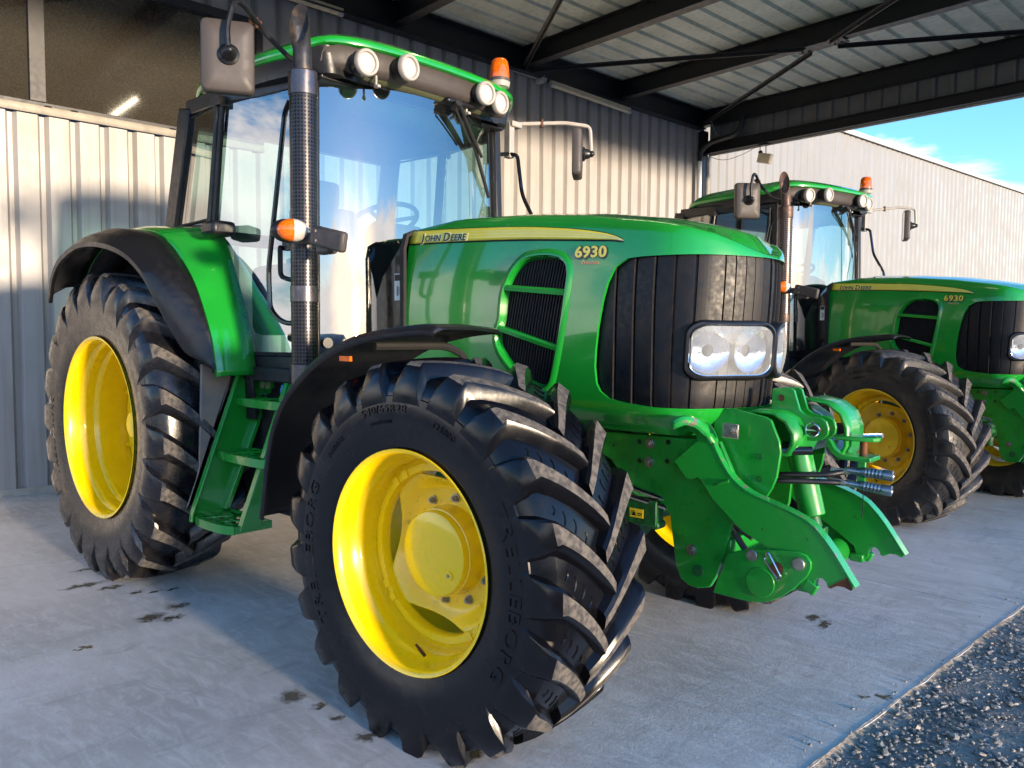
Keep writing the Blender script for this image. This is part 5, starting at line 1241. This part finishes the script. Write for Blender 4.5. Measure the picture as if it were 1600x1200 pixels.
# slabs separated by a saw cut
k = MB(); us = [-6, 1.86, 40]
for ua, ub_ in zip(us, us[1:]):
    N_ = 60; top = []
    edge = [b(ua+.003+(ub_-ua-.006)*i/N_, EDGE+rnd_.uniform(-.010, .006), 0) for i in range(N_+1)]
    vs = edge+[b(ub_-.003, WN_-.3, 0), b(ua+.003, WN_-.3, 0)]; n0 = len(vs)
    k.add(vs+[V(v.x, v.y, -.12) for v in vs], [tuple(range(n0))]+[(i, (i+1) % n0, (i+1) % n0+n0, i+n0) for i in range(n0)])
tag(k.build('concrete_slab', 'concrete', sharp=30), None, None, None, 'structure')
M['edge'] = mat('slab_edge_dirt', (.38, .31, .23), .9, col2=(.16, .13, .10), vscale=30, bump=.6, bscale=60)
M['gravel'] = mat('gravel_ground_dirt', (.20, .19, .18), .95, col2=(.30, .275, .24), vscale=6, bump=1.0, bscale=80)
def stone_mat():
    m = mat('gravel_stone', (.2, .2, .2), .92, spec=.2, bump=.4, bscale=70); N = m.node_tree.nodes; L = m.node_tree.links
    g = N.new('ShaderNodeNewGeometry'); r = N.new('ShaderNodeValToRGB'); L.new(g.outputs['Random Per Island'], r.inputs[0])
    e = r.color_ramp.elements; e[0].position = 0; e[0].color = (.10, .10, .105, 1); e[1].position = 1; e[1].color = (.46, .45, .42, 1)
    for p, c in ((.3, (.19, .185, .175, 1)), (.6, (.29, .28, .265, 1)), (.82, (.36, .34, .31, 1)), (.9, (.40, .29, .19, 1))):
        x = r.color_ramp.elements.new(p); x.color = c
    L.new(r.outputs[0], N['Principled BSDF'].inputs['Base Color']); return m
M['stone'] = stone_mat()
# gravel sheet reaching the horizon
k = MB(); U_ = [-400, -60, -14, -8]+[-6+.25*i for i in range(53)]+[8, 12, 20, 60, 400]; Nn = [EDGE-.05, EDGE+.0, EDGE+.06]+[EDGE+.15+.2*i for i in range(16)]+[5, 8, 15, 40, 400]
rows = []
for n in Nn:
    rows.append([b(u, n, -.014+(rnd_.uniform(-.012, .012) if (EDGE < n < 5 and -6 < u < 7.5) else 0)+(.006 if abs(n-EDGE-.03) < .05 else 0)) for u in U_])
k.grid(rows); tag(k.build('gravel_ground', 'gravel', sharp=180), None, None, None, 'structure')
k = MB(); k.grid([[b(-400, -5.8, -.06), b(400, -5.8, -.06)], [b(-400, -400, -.06), b(400, -400, -.06)]]); k.grid([[b(-400, -5.9, -.065), b(-5.9, -5.9, -.065)], [b(-400, 1.06, -.065), b(-5.9, 1.06, -.065)]]); k.grid([[b(39.9, -5.9, -.065), b(400, -5.9, -.065)], [b(39.9, 1.06, -.065), b(400, 1.06, -.065)]])
tag(k.build('yard_ground', 'gravel'), None, None, None, 'structure')
rows = []
for i in range(300):
    u = -3+13*i/299; w = .008+.010*rnd_.random(); rows.append([b(u, EDGE-.004-.5*w*rnd_.random(), .0015), b(u, EDGE+.004, -.003*rnd_.random()-.002), b(u, EDGE+w*1.4, -.007), b(u, EDGE+w+.03, -.016)])
tag(MB().grid(rows).build('dirt_edge', 'edge'), None, None, None, 'structure')
# loose stones
k = MB(); ico = bmesh.new(); bmesh.ops.create_icosphere(ico, subdivisions=1, radius=1); iv = [v.co.copy() for v in ico.verts]; ifc = [tuple(v.index for v in f.verts) for f in ico.faces]; ico.free()
def stones(cnt, u0, u1, n0, n1, r0, r1, z0=-.010):
    for i in range(cnt):
        u = rnd_.uniform(u0, u1); n = n0+(n1-n0)*rnd_.random()**1.15; r = r0+(r1-r0)*rnd_.random()**2.2
        R = Matrix.Rotation(rnd_.uniform(0, 6.3), 3, 'Z') @ Matrix.Rotation(rnd_.uniform(-.5, .5), 3, 'X'); sc = (r*rnd_.uniform(.8, 1.5), r*rnd_.uniform(.6, 1.0), r*rnd_.uniform(.4, .75)); c = b(u, n, z0+sc[2]*.25)
        k.add([c+R @ V(v.x*sc[0]*rnd_.uniform(.8, 1.2), v.y*sc[1]*rnd_.uniform(.8, 1.2), v.z*sc[2]*rnd_.uniform(.8, 1.2)) for v in iv], ifc)
stones(11000, -1.4, 3.2, EDGE+.01, 2.0, .003, .013)
stones(130, -1.4, 4.2, EDGE-.10, EDGE, .002, .008, .001)
stones(60, -1.4, 3.2, EDGE+.01, 2.0, .016, .026)
stones(2600, -2.5, 4.5, EDGE+.04, 3.2, .006, .020)
tag(k.build('gravel_stones', 'stone', sharp=10), 'loose grey and brown gravel stones in the yard beside the slab', 'gravel', None, 'stuff')
